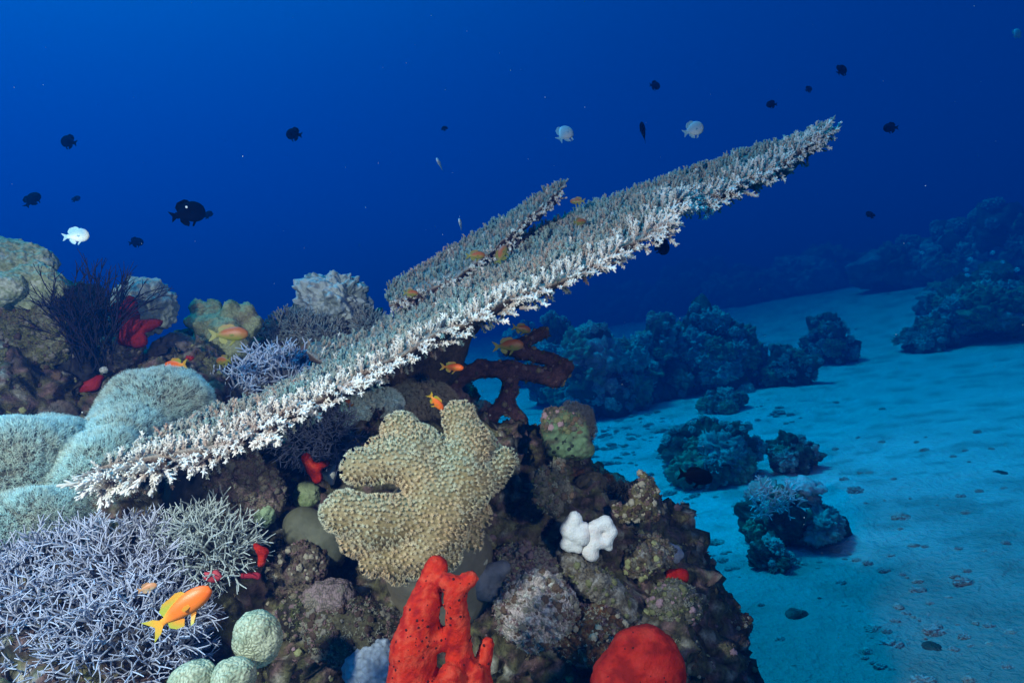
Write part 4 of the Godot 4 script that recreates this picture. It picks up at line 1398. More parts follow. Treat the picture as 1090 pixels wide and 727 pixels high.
func make_stony() -> void:
	var green := [Color(0.36, 0.40, 0.26), Color(0.46, 0.48, 0.33), Color(0.30, 0.33, 0.22)]
	var d := seat(272, 680, 0.03, 0.95)
	lump_thing("grooved_coral", "pale green egg-shaped coral with wavy grooves beside a dark hollow", "coral", [273, 680, 0.89, 25, 29, 0.9, 0.1], [0.004, 22.0, 0.0015, 90.0, 0.001, 160.0], green, mats.groove, 26)
	lump_thing("grooved_coral", "pale green grooved coral dome cut by the bottom edge, below the orange fish", "coral", [205, 724, 0.84, 24, 19, 0.9, 0.0], [0.004, 22.0, 0.002, 80.0, 0.001, 160.0], green, mats.groove, 22)
	lump_thing("grooved_coral", "pale green grooved coral dome at the bottom edge, just beneath the egg-shaped one", "coral", [248, 723, 0.84, 22, 20, 0.9, 0.2], [0.004, 22.0, 0.002, 80.0, 0.001, 160.0], green, mats.groove, 22)
	d = seat(326, 527, 0.035, 1.1)
	lump_thing("green_coral", "light green bumpy coral knob under the forked red sponge", "coral", [326, 527, d, 14, 13, 0.9, 0.1], [0.004, 30.0, 0.003, 110.0, 0.001, 150.0], [Color(0.2, 0.27, 0.12), Color(0.32, 0.38, 0.2)], mats.knob, 16)
	d = seat(282, 550, 0.03, 1.1)
	lump_thing("green_coral", "pale mint green coral knob alone on brown crust", "coral", [281, 550, d, 11, 11, 0.9, 0.0], [0.004, 30.0, 0.003, 110.0, 0.001, 150.0], [Color(0.28, 0.38, 0.22), Color(0.38, 0.46, 0.3)], mats.knob, 16)
	d = seat(340, 500, 0.04, 1.15)
	lump_thing("green_coral", "dull green bumpy coral tucked above the small white cone sponge", "coral", [343, 488, d + 0.02, 11, 10, 0.9, 0.0], [0.004, 30.0, 0.003, 110.0, 0.001, 150.0], [Color(0.12, 0.2, 0.12), Color(0.2, 0.27, 0.17)], mats.knob, 14)
	d = seat(335, 572, 0.05, 1.05)
	blob_thing("smooth_coral", "smooth olive-grey two-lobed coral beside the leather coral", "coral", [[322, 560, 332, 566, 21, 22, d], [346, 578, 352, 584, 22, 18, d - 0.01], [318, 572, 324, 574, 14, 14, d]], 0.007, 0.012, 0.002, 30.0, [Color(0.13, 0.13, 0.085), Color(0.17, 0.165, 0.11)], mats.smooth)
	d = seat(570, 650, 0.05, 1.05)
	lump_thing("crusted_rock", "round cream and pink crusted lump beside the tall red sponge", "rock", [570, 648, d, 40, 33, 0.8, -0.1], [0.014, 14.0, 0.012, 34.0, 0.006, 70.0], [Color(0.7, 0.68, 0.63), Color(0.36, 0.3, 0.27), Color(0.72, 0.6, 0.58), Color(0.3, 0.27, 0.22)], mats.crust, 51, 60.0)
	d = seat(632, 622, 0.03, 1.1)
	blob_thing("crusted_rock", "long slanting crusted slab between two dark hollows", "rock", [[606, 598, 634, 624, 15, 18, d], [634, 624, 662, 648, 18, 17, d]], 0.008, 0.02, 0.014, 22.0, [Color(0.1, 0.085, 0.055), Color(0.36, 0.34, 0.3), Color(0.17, 0.14, 0.1), Color(0.42, 0.4, 0.38)], mats.crust, 0.005, 90.0, 30.0)
	d = seat(716, 642, 0.03, 1.2)
	lump_thing("crusted_rock", "olive-brown rounded rock under the small red sponge on the shaded flank", "rock", [716, 643, d, 27, 23, 0.8, 0.4], [0.02, 9.0, 0.006, 40.0, 0.004, 80.0], [Color(0.09, 0.08, 0.05), Color(0.2, 0.18, 0.13), Color(0.3, 0.28, 0.25)], mats.crust, 36, 40.0)
	d = seat(660, 590, 0.02, 1.1)
	lump_thing("crusted_rock", "mottled rock ledge between the white ring sponge and the shaded flank", "rock", [688, 590, seat(688, 590, 0.03, 1.2), 26, 20, 0.8, 0.5], [0.02, 12.0, 0.008, 45.0, 0.004, 90.0], [Color(0.08, 0.07, 0.04), Color(0.2, 0.15, 0.09), Color(0.34, 0.33, 0.31)], mats.crust, 36, 52.0)
	lump_thing("crusted_rock", "brown pebbly rock above the cream and pink lump", "rock", [556, 606, seat(556, 606, 0.04, 1.1), 32, 24, 0.8, 0.2], [0.02, 14.0, 0.01, 40.0, 0.006, 80.0], [Color(0.13, 0.1, 0.07), Color(0.3, 0.27, 0.23), Color(0.22, 0.13, 0.13), Color(0.07, 0.06, 0.045)], mats.crust, 39, 60.0)
	lump_thing("crusted_rock", "rusty brown crusted rock above the rounded red sponge mound", "rock", [628, 678, seat(628, 678, 0.03, 1.1), 34, 24, 0.8, 0.1], [0.02, 14.0, 0.01, 40.0, 0.006, 80.0], [Color(0.08, 0.045, 0.02), Color(0.18, 0.08, 0.03), Color(0.2, 0.17, 0.1)], mats.crust, 39, 60.0)
	lump_thing("crusted_rock", "broad olive rock shelf behind the tall red sponge", "rock", [378, 672, seat(378, 672, 0.02, 1.1), 62, 34, 0.7, -0.35], [0.02, 9.0, 0.003, 50.0, 0.003, 90.0], [Color(0.085, 0.075, 0.04), Color(0.14, 0.125, 0.07), Color(0.11, 0.1, 0.065)], mats.crust, 42, 28.0)
	lump_thing("crusted_rock", "shell-like mauve crusted rock with fine ridges below the smooth olive coral", "rock", [350, 640, seat(350, 640, 0.05, 1.05), 25, 23, 0.8, 0.2], [0.012, 14.0, 0.003, 60.0, 0.002, 90.0], [Color(0.14, 0.11, 0.09), Color(0.27, 0.19, 0.19), Color(0.2, 0.17, 0.13)], mats.groove, 24, 22.0)
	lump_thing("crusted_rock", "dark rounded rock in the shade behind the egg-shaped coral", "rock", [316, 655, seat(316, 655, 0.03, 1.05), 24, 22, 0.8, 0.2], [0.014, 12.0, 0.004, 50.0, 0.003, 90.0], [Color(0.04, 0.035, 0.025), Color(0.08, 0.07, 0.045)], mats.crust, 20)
	lump_thing("crusted_rock", "brown ridged rock above the shell-like crusted one", "rock", [318, 607, seat(318, 607, 0.04, 1.05), 26, 27, 0.8, 0.2], [0.02, 14.0, 0.008, 45.0, 0.005, 90.0], [Color(0.1, 0.08, 0.05), Color(0.22, 0.18, 0.13), Color(0.16, 0.1, 0.09)], mats.crust, 36, 52.0)
	lump_thing("crusted_rock", "mauve crusted rock pillar below the frilled rim, left of the dull green coral", "rock", [262, 520, seat(262, 520, 0.04, 1.2), 30, 36, 0.8, 0.2], [0.03, 10.0, 0.012, 36.0, 0.006, 80.0], [Color(0.1, 0.07, 0.06), Color(0.26, 0.18, 0.17), Color(0.2, 0.17, 0.11), Color(0.32, 0.24, 0.24)], mats.crust, 42, 52.0)
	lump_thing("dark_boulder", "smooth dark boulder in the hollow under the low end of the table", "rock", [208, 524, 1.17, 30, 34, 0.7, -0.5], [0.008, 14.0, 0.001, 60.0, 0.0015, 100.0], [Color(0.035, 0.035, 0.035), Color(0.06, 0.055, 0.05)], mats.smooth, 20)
	# along the ridge on the shaded side
	blob_thing("perforated_coral", "green perforated coral block with a fuzzy brown top on the ridge", "coral", [[590, 474, 614, 476, 13, 13, 1.24], [590, 446, 614, 446, 13, 13, 1.25], [591, 460, 614, 460, 14, 14, 1.25], [622, 470, 628, 480, 8, 6, 1.23]], 0.008, 0.016, 0.006, 30.0, [Color(0.05, 0.065, 0.04), Color(0.12, 0.19, 0.10), Color(0.06, 0.055, 0.04)], mats.porous, 0.003, 100.0, 14.0)
	var hole := pit_mesh(Color(0.02, 0.03, 0.02))
	var block: Node3D = get_node("perforated_coral")
	var block_inv := block.transform.affine_inverse()
	for q in spots(nets(px([[590, 474, 614, 476, 13, 13, 1.24], [591, 460, 614, 460, 14, 14, 1.25]]), 0.012, 0.016, 0.006, 30.0, [Color.WHITE]), 90, 14): part("hole", hole, mats.plain, block, block_inv * Transform3D(facing(q[1], 0.0).scaled(Vector3.ONE * rng.randf_range(0.0025, 0.0045)), q[0]))
	for q in [0, 1]:
		overgrow(block, nets(px([[590, 446, 614, 446, 13, 13, 1.25], [591, 460, 614, 460, 14, 14, 1.25]]), 0.012, 0.016, 0.006, 30.0, [Color.WHITE]), block_inv, 320, 60 + q)
	var fuzz: Array = blob_thing("fuzzy_coral", "thin grey-blue fuzzy growth on the shoulder of the green perforated coral", "coral", [[606, 433, 622, 440, 4, 5, 1.24], [622, 440, 630, 462, 5, 4, 1.24]], 0.008, 0.014, 0.004, 30.0, [Color(0.12, 0.11, 0.12)], mats.rock)
	cover(fuzz[0], fuzz[1], [polyp(Color(0.04, 0.045, 0.05), Color(0.09, 0.10, 0.13), 5, 0.09, 1.0)], 500, 0.0085, Vector3(0, 0.2, 0), 31, 0.5)
	blob_thing("finger_coral", "brown blunt finger coral in a pair below the green perforated block", "coral", [[577, 506, 577, 530, 9, 10, 1.17], [595, 496, 593, 525, 8, 9, 1.18], [584, 532, 590, 540, 10, 10, 1.17], [602, 514, 606, 530, 5, 6, 1.18]], 0.007, 0.005, 0.004, 36.0, [Color(0.10, 0.085, 0.055), Color(0.24, 0.2, 0.15), Color(0.14, 0.12, 0.08)], mats.crust, 0.002, 100.0)
	lump_thing("brown_coral", "brown coral dome on the ridge between finger coral and dark tuft", "coral", [629, 518, seat(629, 520, 0.02, 1.3), 17, 15, 0.9, 0.2], [0.006, 20.0, 0.003, 70.0, 0.002, 90.0], [Color(0.1, 0.08, 0.05), Color(0.15, 0.12, 0.08)], mats.knob, 18)
	blob_thing("knobby_coral", "yellow-brown knobby coral turret at the outer corner of the ridge", "coral", [[685, 508, 685, 522, 5, 6, 1.24], [678, 528, 694, 526, 7, 7, 1.25], [668, 545, 692, 545, 9, 9, 1.25], [694, 514, 696, 528, 4, 5, 1.25], [657, 542, 664, 548, 6, 6, 1.25], [680, 536, 690, 538, 8, 8, 1.24], [676, 519, 680, 530, 4, 5, 1.24]], 0.006, 0.005, 0.005, 42.0, [Color(0.12, 0.1, 0.04), Color(0.24, 0.2, 0.09), Color(0.16, 0.15, 0.11)], mats.crust, 0.004, 90.0, 22.0)
	var tuft := thing("dark_tuft", "black branching coral tuft on the ridge, against the pale sand", "coral", at(660, 530, 1.33))
	for k in 12:
		part("branch", sprig(300 + k, 2, 0.8, Color(0.012, 0.012, 0.014), Color(0.03, 0.03, 0.035), 0.06, 4).mesh(), mats.plain, tuft, Transform3D(facing(Vector3(cos(k * 2.4) * 0.7, 0.9, sin(k * 2.4) * 0.7).normalized(), k).scaled(Vector3.ONE * 0.036), Vector3((k % 4 - 1.5) * 0.012, -0.005, 0)))
	lump_thing("brown_coral", "small brown knob jutting from the flank over the open sand", "coral", [786, 661, 1.35, 13, 8, 0.9, 0.0], [0.008, 20.0, 0.003, 70.0, 0.002, 90.0], [Color(0.12, 0.06, 0.035), Color(0.18, 0.1, 0.06)], mats.crust, 14)
	lump_thing("pale_coral", "pale lilac-grey coral patch on the flank above the small red sponge", "coral", [712, 590, seat(712, 590, 0.015, 1.25), 13, 9, 0.9, 0.2], [0.008, 20.0, 0.006, 60.0, 0.002, 90.0], [Color(0.3, 0.29, 0.34), Color(0.4, 0.4, 0.44)], mats.knob, 14)
	# under the table
	var dc := seat(388, 438, 0.03, 1.4)
	var cushion: Array = blob_thing("cushion_coral", "glowing blue-white cushion coral in the shade beneath the table", "coral", [[360, 448, 384, 440, 12, 16, dc], [384, 440, 412, 430, 16, 15, dc]], 0.01, 0.016, 0.004, 26.0, [Color(0.34, 0.5, 0.58), Color(0.5, 0.66, 0.72)], mats.knob)
	cover(cushion[0], cushion[1], [polyp(Color(0.4, 0.55, 0.62), Color(0.66, 0.78, 0.82), 4, 0.16, 0.7)], 1600, 0.009, Vector3.ZERO, 32)
	var soft: Array = blob_thing("soft_coral", "grey-tan soft coral hump under the table behind the leather coral", "coral", [[412, 446, 446, 428, 24, 27, 1.4, 1.45], [446, 428, 466, 432, 26, 20, 1.45]], 0.012, 0.02, 0.005, 24.0, [Color(0.2, 0.17, 0.13)], mats.knob)
	cover(soft[0], soft[1], [polyp(Color(0.2, 0.17, 0.13), Color(0.36, 0.33, 0.28), 5, 0.14, 0.8)], 2200, 0.011, Vector3.ZERO, 33)
	# the left side and the skyline behind
	var tan_ := [Color(0.22, 0.26, 0.14), Color(0.42, 0.46, 0.3), Color(0.3, 0.34, 0.2), Color(0.5, 0.52, 0.4)]
	lump_thing("stony_coral", "topmost rounded tan coral of the stack by the black sea bush", "coral", [16, 280, 1.4, 34, 24, 0.9, -0.2], [0.02, 9.0, 0.013, 26.0, 0.004, 70.0], tan_, mats.coral, 36, 20.0)
	lump_thing("stony_coral", "knobby tan coral second from the top of the stack", "coral", [34, 306, 1.38, 26, 22, 0.9, 0.5], [0.02, 10.0, 0.013, 28.0, 0.004, 70.0], tan_, mats.coral, 36, 20.0)
	lump_thing("stony_coral", "pale banded coral at the picture's edge within the stack", "coral", [4, 306, 1.33, 22, 17, 0.9, 0.1], [0.012, 12.0, 0.005, 40.0, 0.002, 80.0], tan_, mats.coral, 36, 20.0)
	lump_thing("stony_coral", "olive and yellow crusted coral wall below the stack", "coral", [34, 362, 1.38, 36, 40, 0.8, 0.1], [0.03, 9.0, 0.014, 28.0, 0.006, 60.0], [Color(0.08, 0.085, 0.04), Color(0.2, 0.2, 0.08), Color(0.13, 0.12, 0.07), Color(0.26, 0.27, 0.17)], mats.crust, 48, 36.0)
	lump_thing("stony_coral", "dim grey-green coral lump at the foot of the crusted wall", "coral", [14, 410, 1.36, 24, 18, 0.8, 0.1], [0.02, 10.0, 0.008, 40.0, 0.003, 70.0], [Color(0.09, 0.1, 0.07), Color(0.17, 0.18, 0.13)], mats.crust, 33, 36.0)
	lump_thing("dark_boulder", "black lump standing in for a shaded hollow under the sea bush", "rock", [80, 392, 1.42, 26, 20, 0.8, 0.0], [0.016, 12.0, 0.004, 40.0, 0.002, 80.0], [Color(0.012, 0.012, 0.014), Color(0.022, 0.02, 0.022)], mats.smooth, 18)  # added lump, coloured black for the darkness of a cavity in the reef
	lump_thing("round_coral", "round cyan-grey coral head standing behind the lumpy red sponge", "coral", [152, 327, 1.58, 27, 25, 0.9, 0.2], [0.012, 12.0, 0.024, 36.0, 0.005, 70.0], [Color(0.26, 0.3, 0.27), Color(0.38, 0.42, 0.38)], mats.knob, 26)
	lump_thing("grey_coral", "grey rock shoulder beneath the round coral head", "rock", [122, 374, 1.5, 28, 17, 0.9, 0.3], [0.02, 10.0, 0.01, 40.0, 0.004, 70.0], [Color(0.14, 0.13, 0.12), Color(0.24, 0.22, 0.2), Color(0.18, 0.1, 0.09)], mats.crust, 36, 40.0)
	lump_thing("grey_coral", "hairy brown coral dome behind the red-orange fish", "coral", [188, 378, 1.65, 28, 20, 0.9, 0.0], [0.012, 12.0, 0.008, 50.0, 0.004, 90.0], [Color(0.14, 0.12, 0.1), Color(0.24, 0.2, 0.18)], mats.knob, 24)
	blob_thing("lobed_coral", "green lobed coral like a crown on a short column", "coral", [[232, 402, 236, 366, 27, 28, 1.74], [226, 348, 202, 342, 12, 7, 1.7], [226, 345, 210, 326, 11, 8, 1.72], [234, 342, 226, 325, 10, 8, 1.74], [244, 345, 246, 328, 13, 9, 1.72], [254, 350, 262, 330, 13, 9, 1.74], [262, 354, 273, 342, 11, 7, 1.74], [240, 356, 250, 372, 18, 16, 1.7]], 0.008, 0.007, 0.006, 26.0, [Color(0.16, 0.18, 0.09), Color(0.30, 0.32, 0.18), Color(0.22, 0.2, 0.12)], mats.coral, 0.006, 90.0)
	lump_thing("bumpy_coral", "bumpy grey-blue coral head highest on the skyline behind the table", "coral", [356, 318, 1.98, 30, 24, 0.9, 0.0], [0.04, 9.0, 0.034, 26.0, 0.012, 60.0], [Color(0.2, 0.24, 0.23), Color(0.5, 0.56, 0.54), Color(0.26, 0.28, 0.27)], mats.knob, 44, 14.0)
	lump_thing("bumpy_coral", "dark blue-grey coral base under the highest bumpy head", "coral", [358, 343, 2.0, 31, 22, 0.9, 0.0], [0.03, 9.0, 0.012, 30.0, 0.006, 60.0], [Color(0.07, 0.08, 0.08), Color(0.13, 0.14, 0.14)], mats.crust, 22)
	var k := 0
	for q in [[308, 350, 30, "low bushy coral left of the highest bumpy head"], [336, 360, 36, "low bushy coral in front of the highest bumpy head"], [282, 362, 26, "low bushy coral above the blue branching coral"], [392, 348, 22, "low bushy coral between the bumpy head and the table"], [190, 402, 18, "low bushy coral next to the hairy brown dome"]]:
		var b: Array = blob_thing("bushy_coral", "blue-grey " + String(q[3]), "coral", [[q[0], q[1], q[0] + 10.0, q[1] + 4.0, q[2] * 0.55, q[2] * 0.6, 1.9]], 0.014, 0.02, 0.012, 20.0, [Color(0.12, 0.13, 0.13)], mats.rock)
		cover(b[0], b[1], [sprig(700 + k, 1, 0.9, Color(0.15, 0.16, 0.16), Color(0.3, 0.34, 0.35), 0.09, 4).mesh(), sprig(720 + k, 1, 0.9, Color(0.15, 0.16, 0.16), Color(0.36, 0.4, 0.4), 0.09, 4).mesh()], 320, 0.03, Vector3(0, 0.5, 0), 80 + k, 0.5, "twigs")
		k += 1


func make_soft() -> void:
	var h1 := polyp(Color(0.30, 0.38, 0.36), Color(0.60, 0.86, 0.86), 4, 0.045, 0.5)
	var h2 := polyp(Color(0.26, 0.27, 0.23), Color(0.58, 0.76, 0.74), 4, 0.045, 0.8)
	var b1 := polyp(Color(0.16, 0.13, 0.11), Color(0.32, 0.28, 0.25), 4, 0.045, 0.7)
	var base := [Color(0.17, 0.18, 0.15), Color(0.24, 0.26, 0.22)]
	for q in [
		["big domed cyan hairy soft coral behind the low tip of the table", [[158, 446, 172, 440, 46, 44, 1.42], [120, 480, 150, 460, 36, 42, 1.4]], 5200, 0.016, h1, h2],
		["sheet of cyan hairy soft coral sloping down past the table tip", [[92, 504, 112, 492, 28, 32, 1.3, 1.34], [62, 520, 86, 510, 16, 24, 1.25, 1.28]], 3000, 0.015, h1, h2],
		["broad pale hairy soft coral mat spread along the picture's edge", [[10, 500, 54, 482, 46, 36, 1.24, 1.28], [-30, 520, 10, 500, 50, 46, 1.22]], 4600, 0.016, h1, h2],
		["lower pale hairy soft coral between the edge mat and the lilac thicket", [[0, 560, 44, 552, 34, 26, 1.12, 1.16], [44, 552, 74, 546, 26, 20, 1.14, 1.16]], 3200, 0.013, h1, h2],
		["brown-grey hairy soft coral right under the fingers of the table tip", [[122, 520, 142, 512, 22, 24, 1.1], [100, 528, 118, 524, 16, 20, 1.1]], 2600, 0.012, b1, h2],
		["small brown hairy dome above the edge mat", [[50, 450, 58, 448, 17, 15, 1.32]], 900, 0.012, b1, b1],
		["small grey hairy dome with a bluish side next to the domed cyan coral", [[86, 466, 92, 464, 15, 14, 1.32]], 900, 0.012, h2, b1],
	]:
		for c in q[1]:
			# laid on the rock where the rock is
			var d1 := surf(c[0], c[1])
			var d2 := surf(c[2], c[3])
			c[6] = d1 if d1 > 0.0 else c[6]
			if c.size() < 8: c.push_back(c[6])
			c[7] = (d2 if d2 > 0.0 else c[6])
		var s: Array = blob_thing("hairy_coral", q[0], "soft coral", q[1], 0.012, 0.03, 0.022, 9.0, base, mats.rock, 0.0, 80.0, 14.0, "", "mat")
		cover(s[0], s[1], [q[4], q[5]], int(q[2] * 1.7), q[3], Vector3(-0.1, 0.15, 0), 90 + q[2], 0.28)
	for q in [[102, 449, 4, "white shell lying by the upper hairy dome"], [118, 431, 3, "small white shell at the top edge of the domed cyan coral"], [27, 541, 6, "pale crusted pebble on the edge of the lower hairy mat"], [110, 394, 4, "white bead in the shade under the sea bush"]]:
		lump_thing("white_shell", q[3], "shell", [q[0], q[1], 1.22 if q[1] > 440 else 1.33, q[2], q[2] * 0.9, 0.8, 0.3], [0.002, 60.0, 0.001, 120.0, 0.0, 1.0], [Color(0.62, 0.64, 0.62), Color(0.5, 0.5, 0.46)], mats.crust, 9)


func make_branching() -> void:
	var lil := []
	for k in 14: lil.push_back(sprig(500 + k, 2, 0.75, Color(0.075, 0.06, 0.055), Color(0.56, 0.59, 0.72), 0.035, 5).mesh())
	var b := nets(px([[0, 700, 130, 700, 78, 62, 1.0, 0.98], [40, 630, 130, 612, 42, 34, 1.03], [-60, 700, -10, 650, 80, 60, 1.05], [150, 660, 170, 610, 36, 24, 1.0, 1.05]]), 0.016, 0.04, 0.02, 14.0, [Color(0.07, 0.06, 0.06)])
	thicket("staghorn_coral", "wide lilac staghorn coral thicket with pale tips along the bottom", "coral", at(70, 700, 1.0), [b], 0.054, lil, 1900, Vector3(0.0, 0.35, 0.25), 41)
	var teal := []
	for k in 6: teal.push_back(sprig(540 + k, 2, 0.8, Color(0.15, 0.16, 0.13), Color(0.52, 0.58, 0.56), 0.042, 5).mesh())
	b = nets(px([[196, 586, 232, 588, 16, 18, 1.07], [226, 566, 236, 580, 10, 14, 1.08]]), 0.012, 0.02, 0.01, 20.0, [Color(0.08, 0.08, 0.07)])
	thicket("staghorn_coral", "thin grey-green branching coral between the lilac thicket and the dark boulder", "coral", at(215, 590, 1.07), [b], 0.052, teal, 150, Vector3(0.0, 0.5, 0.2), 42)
	var blue := []
	for k in 6: blue.push_back(sprig(560 + k, 2, 0.85, Color(0.22, 0.23, 0.28), Color(0.55, 0.6, 0.74), 0.05, 5).mesh())
	b = nets(px([[270, 408, 306, 402, 16, 16, 1.7]]), 0.014, 0.02, 0.008, 20.0, [Color(0.1, 0.1, 0.11)])
	thicket("staghorn_coral", "pale blue branching coral standing behind the middle of the table", "coral", at(285, 410, 1.7), [b], 0.066, blue, 110, Vector3(0.0, 0.7, 0.1), 43)
	b = nets(px([[222, 424, 252, 420, 13, 13, 1.62]]), 0.014, 0.02, 0.008, 20.0, [Color(0.1, 0.1, 0.11)])
	thicket("staghorn_coral", "small pale blue branching coral next to the domed cyan coral", "coral", at(235, 425, 1.62), [b], 0.06, blue, 80, Vector3(0.0, 0.7, 0.1), 44)
	var navy := []
	for k in 6: navy.push_back(sprig(580 + k, 2, 0.85, Color(0.1, 0.1, 0.14), Color(0.26, 0.27, 0.38), 0.035, 4).mesh())
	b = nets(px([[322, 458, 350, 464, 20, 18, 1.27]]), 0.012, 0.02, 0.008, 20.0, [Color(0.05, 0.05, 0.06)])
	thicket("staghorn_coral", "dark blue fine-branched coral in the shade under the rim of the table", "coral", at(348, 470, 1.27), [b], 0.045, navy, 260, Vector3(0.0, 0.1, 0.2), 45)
	var t := thing("black_sea_bush", "black feathery sea bush fanning up beside the coral stack", "black coral", at(92, 392, 1.38))
	var r := RandomNumberGenerator.new()
	r.seed = 9
	var twig := []
	for k in 8: twig.push_back(sprig(600 + k, 3, 0.34, Color(0.010, 0.008, 0.014), Color(0.018, 0.014, 0.03), 0.016, 4).mesh())
	for k in 40:
		var d := Vector3(r.randf_range(-0.62, 0.5), 1.0, r.randf_range(-0.35, 0.35)).normalized()
		part("stem", twig[k % 8], mats.plain, t, Transform3D(facing(d, r.randf() * TAU).scaled(Vector3.ONE * r.randf_range(0.10, 0.155)), Vector3(r.randf_range(-0.035, 0.05), r.randf_range(-0.01, 0.05), r.randf_range(-0.02, 0.03))))


# ---------------------------------------------------------------- beyond the mound
func ground_depth(x: float, y: float) -> float:
	var d := 1.2
	while d < 45.0:
		var p := at(x, y, d)
		if p.y <= ground(p.x, p.z): return d
		d += 0.03
	return 45.0


func make_background() -> void:
	make_clump_kinds()
	var k := 0
	for q in [
		# x, base y, width, height, tuft share, slab share, count, shade, label
		[756, 508, 104, 56, 0.45, 0.0, 34, 1.0, "broad green-grey coral head on the sand beyond the black oval fish"],
		[846, 500, 54, 44, 0.1, 0.0, 14, 0.8, "three-lobed coral head on open sand behind the head with white branches"],
		[840, 572, 104, 62, 0.0, 0.0, 12, 0.8, "dark rounded coral head carrying white branches and a pale plate"],
		[822, 606, 52, 34, 0.1, 0.0, 8, 0.9, "low grey rounded rock just in front of the white-branched head"],
		[770, 436, 52, 20, 0.5, 0.1, 12, 1.3, "small pale coral head on sand below the tall dark bush of coral"],
		[640, 440, 110, 96, 0.35, 0.05, 44, 0.9, "large coral hill nearest behind the rope sponge"],
		[597, 430, 84, 96, 0.4, 0.05, 34, 1.0, "knobby coral hill seen through the arch of the rope sponge"],
		[700, 424, 84, 88, 0.35, 0.1, 36, 1.1, "pale-topped coral hill in the middle of the far cluster"],
		[756, 415, 100, 92, 0.6, 0.0, 48, 0.75, "tall dark bushy coral hill at the end of the far cluster"],
		[560, 410, 60, 70, 0.4, 0.0, 20, 0.9, "dim coral hill in shadow beneath the table's far side"],
		[843, 410, 56, 48, 0.6, 0.0, 24, 0.9, "bushy coral head beside the pointed one, with a shadow on the sand"],
		[884, 386, 54, 52, 0.5, 0.0, 22, 0.9, "pointed yellowish coral head farther along the sand"],
		[986, 373, 62, 36, 0.6, 0.0, 26, 1.0, "low bushy coral patch below the stacked plate reef"],
		[1062, 358, 120, 62, 0.1, 0.6, 46, 1.0, "stacked plate reef at the picture's edge over the sand"],
		[1020, 330, 70, 34, 0.2, 0.5, 22, 1.0, "smaller plate coral mound behind the stacked plate reef"],
		[990, 300, 130, 38, 0.3, 0.2, 40, 0.9, "distant hazy reef ridge above the end of the sand"],
		[1075, 296, 130, 62, 0.3, 0.2, 44, 0.9, "distant hazy reef bank highest at the picture's edge"],
		[925, 296, 60, 34, 0.3, 0.2, 18, 0.9, "distant dim reef lump where the sand fades out"],
		[870, 310, 110, 32, 0.3, 0.1, 22, 0.9, "faint low reef line far off under the table tip"],
		[740, 330, 110, 34, 0.3, 0.1, 16, 0.9, "faint far coral lump above the tall dark bushy hill"],
		[668, 342, 90, 40, 0.4, 0.0, 18, 0.9, "faint far coral bush above the middle of the far cluster"],
		[806, 320, 110, 22, 0.3, 0.1, 12, 0.9, "faint flat patch of far coral between two dim reef lines"],
	]:
		head("coral_head", q[8], q[0], q[1], ground_depth(q[0], q[1]), q[2], q[3], 200 + k * 7, q[4], q[5], q[6], q[7])
		k += 1
	# the white branches and the plate on the nearest rounded head
	var d := ground_depth(840, 572)
	var t := thing("white_staghorn", "white branching coral growing on the dark rounded head", "coral", at(822, 538, d - 0.2))
	for q in 26:
		var a := sprig(760 + q, 2, 0.8, Color(0.45, 0.48, 0.48), Color(0.85, 0.88, 0.88), 0.075, 4)
		part("branch", a.mesh(), mats.plain, t, Transform3D(facing(Vector3(sin(q * 2.4) * 0.7, 0.7, 0.5 + 0.3 * cos(q * 2.4)).normalized(), q).scaled(Vector3.ONE * 0.1), Vector3((q % 6 - 2.5) * 0.035, (q / 6 - 2) * 0.035, 0.0)))
	var pl := thing("pale_plate_coral", "pale plate coral on top of the dark rounded head", "coral", at(850, 512, d))
	part("plate", lump(16, Vector3(1, 0.22, 0.8), 61.0, 0.3, 1.3, 0.14, 5.0, 0.06, 9.0, [Color(0.6, 0.63, 0.62), Color(0.8, 0.82, 0.8)], 2.0).mesh(), mats.far, pl, Transform3D(Basis.from_euler(Vector3(0.25, 0.4, -0.05)).scaled(Vector3(0.1, 0.1, 0.09)), Vector3(0, 0.0, 0.1)))
	# loose stones
	var r := RandomNumberGenerator.new()
	r.seed = 12
	var xf := [[], [], [], []]
	for q in [[660, 470, 60, 26, 110], [690, 455, 70, 16, 60], [745, 526, 30, 8, 26], [700, 600, 30, 14, 24], [760, 600, 40, 16, 30], [880, 600, 40, 12, 14], [960, 690, 120, 30, 26], [960, 520, 130, 80, 60], [820, 440, 60, 20, 30], [880, 340, 120, 30, 40], [940, 600, 140, 70, 50], [980, 660, 120, 50, 50], [800, 520, 90, 60, 40], [640, 500, 30, 20, 30]]:
		for w in q[4]:
			var x: float = q[0] + r.randfn() * q[2] * 0.6
			var y: float = q[1] + r.randfn() * q[3] * 0.6
			var dd := ground_depth(x, y)
			if dd > 30.0: continue
			var p := at(x, y, dd)
			p.y = ground(p.x, p.z)
			var z := 0.014 * pow(r.randf_range(0.3, 1.0), 2.2) * lerpf(1.0, 2.4, clampf((dd - 3.0) / 6.0, 0, 1)) * (1.8 if r.randf() < 0.12 else 1.0)
			xf[r.randi() % 4].push_back(Transform3D(Basis.from_euler(Vector3(r.randf(), r.randf() * TAU, r.randf())).scaled(Vector3(z * 1.4, z * 0.8, z)), p))
	var rub := thing("rubble", "loose coral rubble scattered over the sand", "rubble")
	rub.set_meta("kind", "stuff")
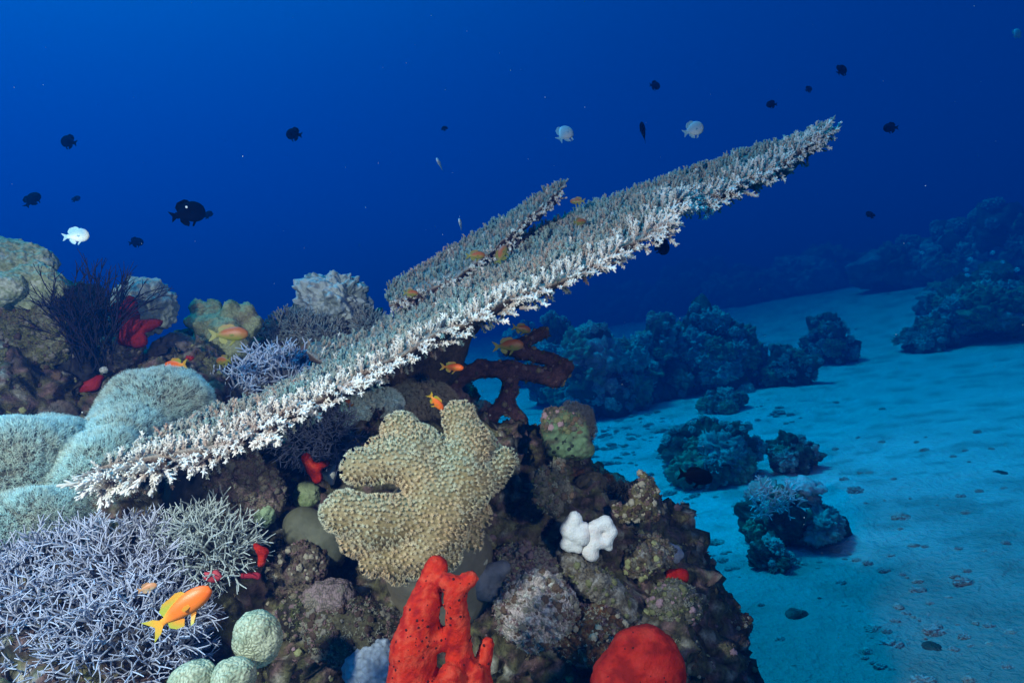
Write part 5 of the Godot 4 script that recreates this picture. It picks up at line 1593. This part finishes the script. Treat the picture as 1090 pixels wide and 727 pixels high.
	for q in 4: many("rubble_stones", clumps[q * 2 + 1], mats.far, rub, xf[q])
	for q in [[700, 603, 14, 6, "flat dark stone lying alone between mound and white-branched head"], [850, 655, 11, 6, "dark pebble on bare sand near the flank of the mound"], [1065, 505, 7, 3, "small dark stone alone on bright sand near the picture's edge"], [1000, 690, 14, 2.5, "long dark stone half sunk in the nearest sand"]]:
		var dd := ground_depth(q[0], q[1])
		var s := dd / FOCAL
		var c := at(q[0], q[1], dd)
		var st := thing("stone", q[4], "stone", c)
		part("body", lump(10, Vector3(q[2] * s, q[3] * s, q[2] * s * 0.8), q[0] * 0.1, 0.02, 9.0, 0.006, 40.0, 0.003, 80.0, [Color(0.08, 0.08, 0.07), Color(0.16, 0.15, 0.13)]).mesh(), mats.far, st)


func make_particles() -> void:
	var r := RandomNumberGenerator.new()
	r.seed = 8
	var a := Acc.new()
	var b := ball(2)
	for k in b.v.size(): a.vert(b.v[k], b.n[k], Color(0.6, 0.62, 0.6))
	a.i = b.i.duplicate()
	var m := a.mesh()
	var xf := []
	for k in 330:
		var d := r.randf_range(0.8, 2.8)
		var p := at(r.randf_range(-60, 1150), r.randf_range(-40, 760), d)
		xf.push_back(Transform3D(Basis.IDENTITY.scaled(Vector3.ONE * r.randf_range(0.0003, 0.0007) * (1.5 if r.randf() < 0.1 else 1.0)), p))
	var t := thing("drifting_specks", "pale specks drifting in the water", "particles")
	t.set_meta("kind", "stuff")
	many("specks", m, mats.plain, t, xf)


func _ready() -> void:
	rng.seed = 4
	make_light()
	make_materials()
	make_chips()
	make_strobe("black underwater flash head on the coral stack side, aimed at the table coral", Vector3(-0.80, 1.68, 0.05), at(420, 490, 1.2), 2.8, 50.0, 0.9)
	make_strobe("smaller black underwater flash head on the sand side, aimed beneath the table coral", Vector3(0.58, 1.6, 0.05), at(460, 500, 1.2), 0.9, 31.0, 1.0)
	make_seabed()
	make_reef()
	make_table_coral()
	make_leather_coral()
	make_soft()
	make_branching()
	make_stony()
	make_sponges()
	make_growth()
	make_background()
	make_fishes()
	make_particles()
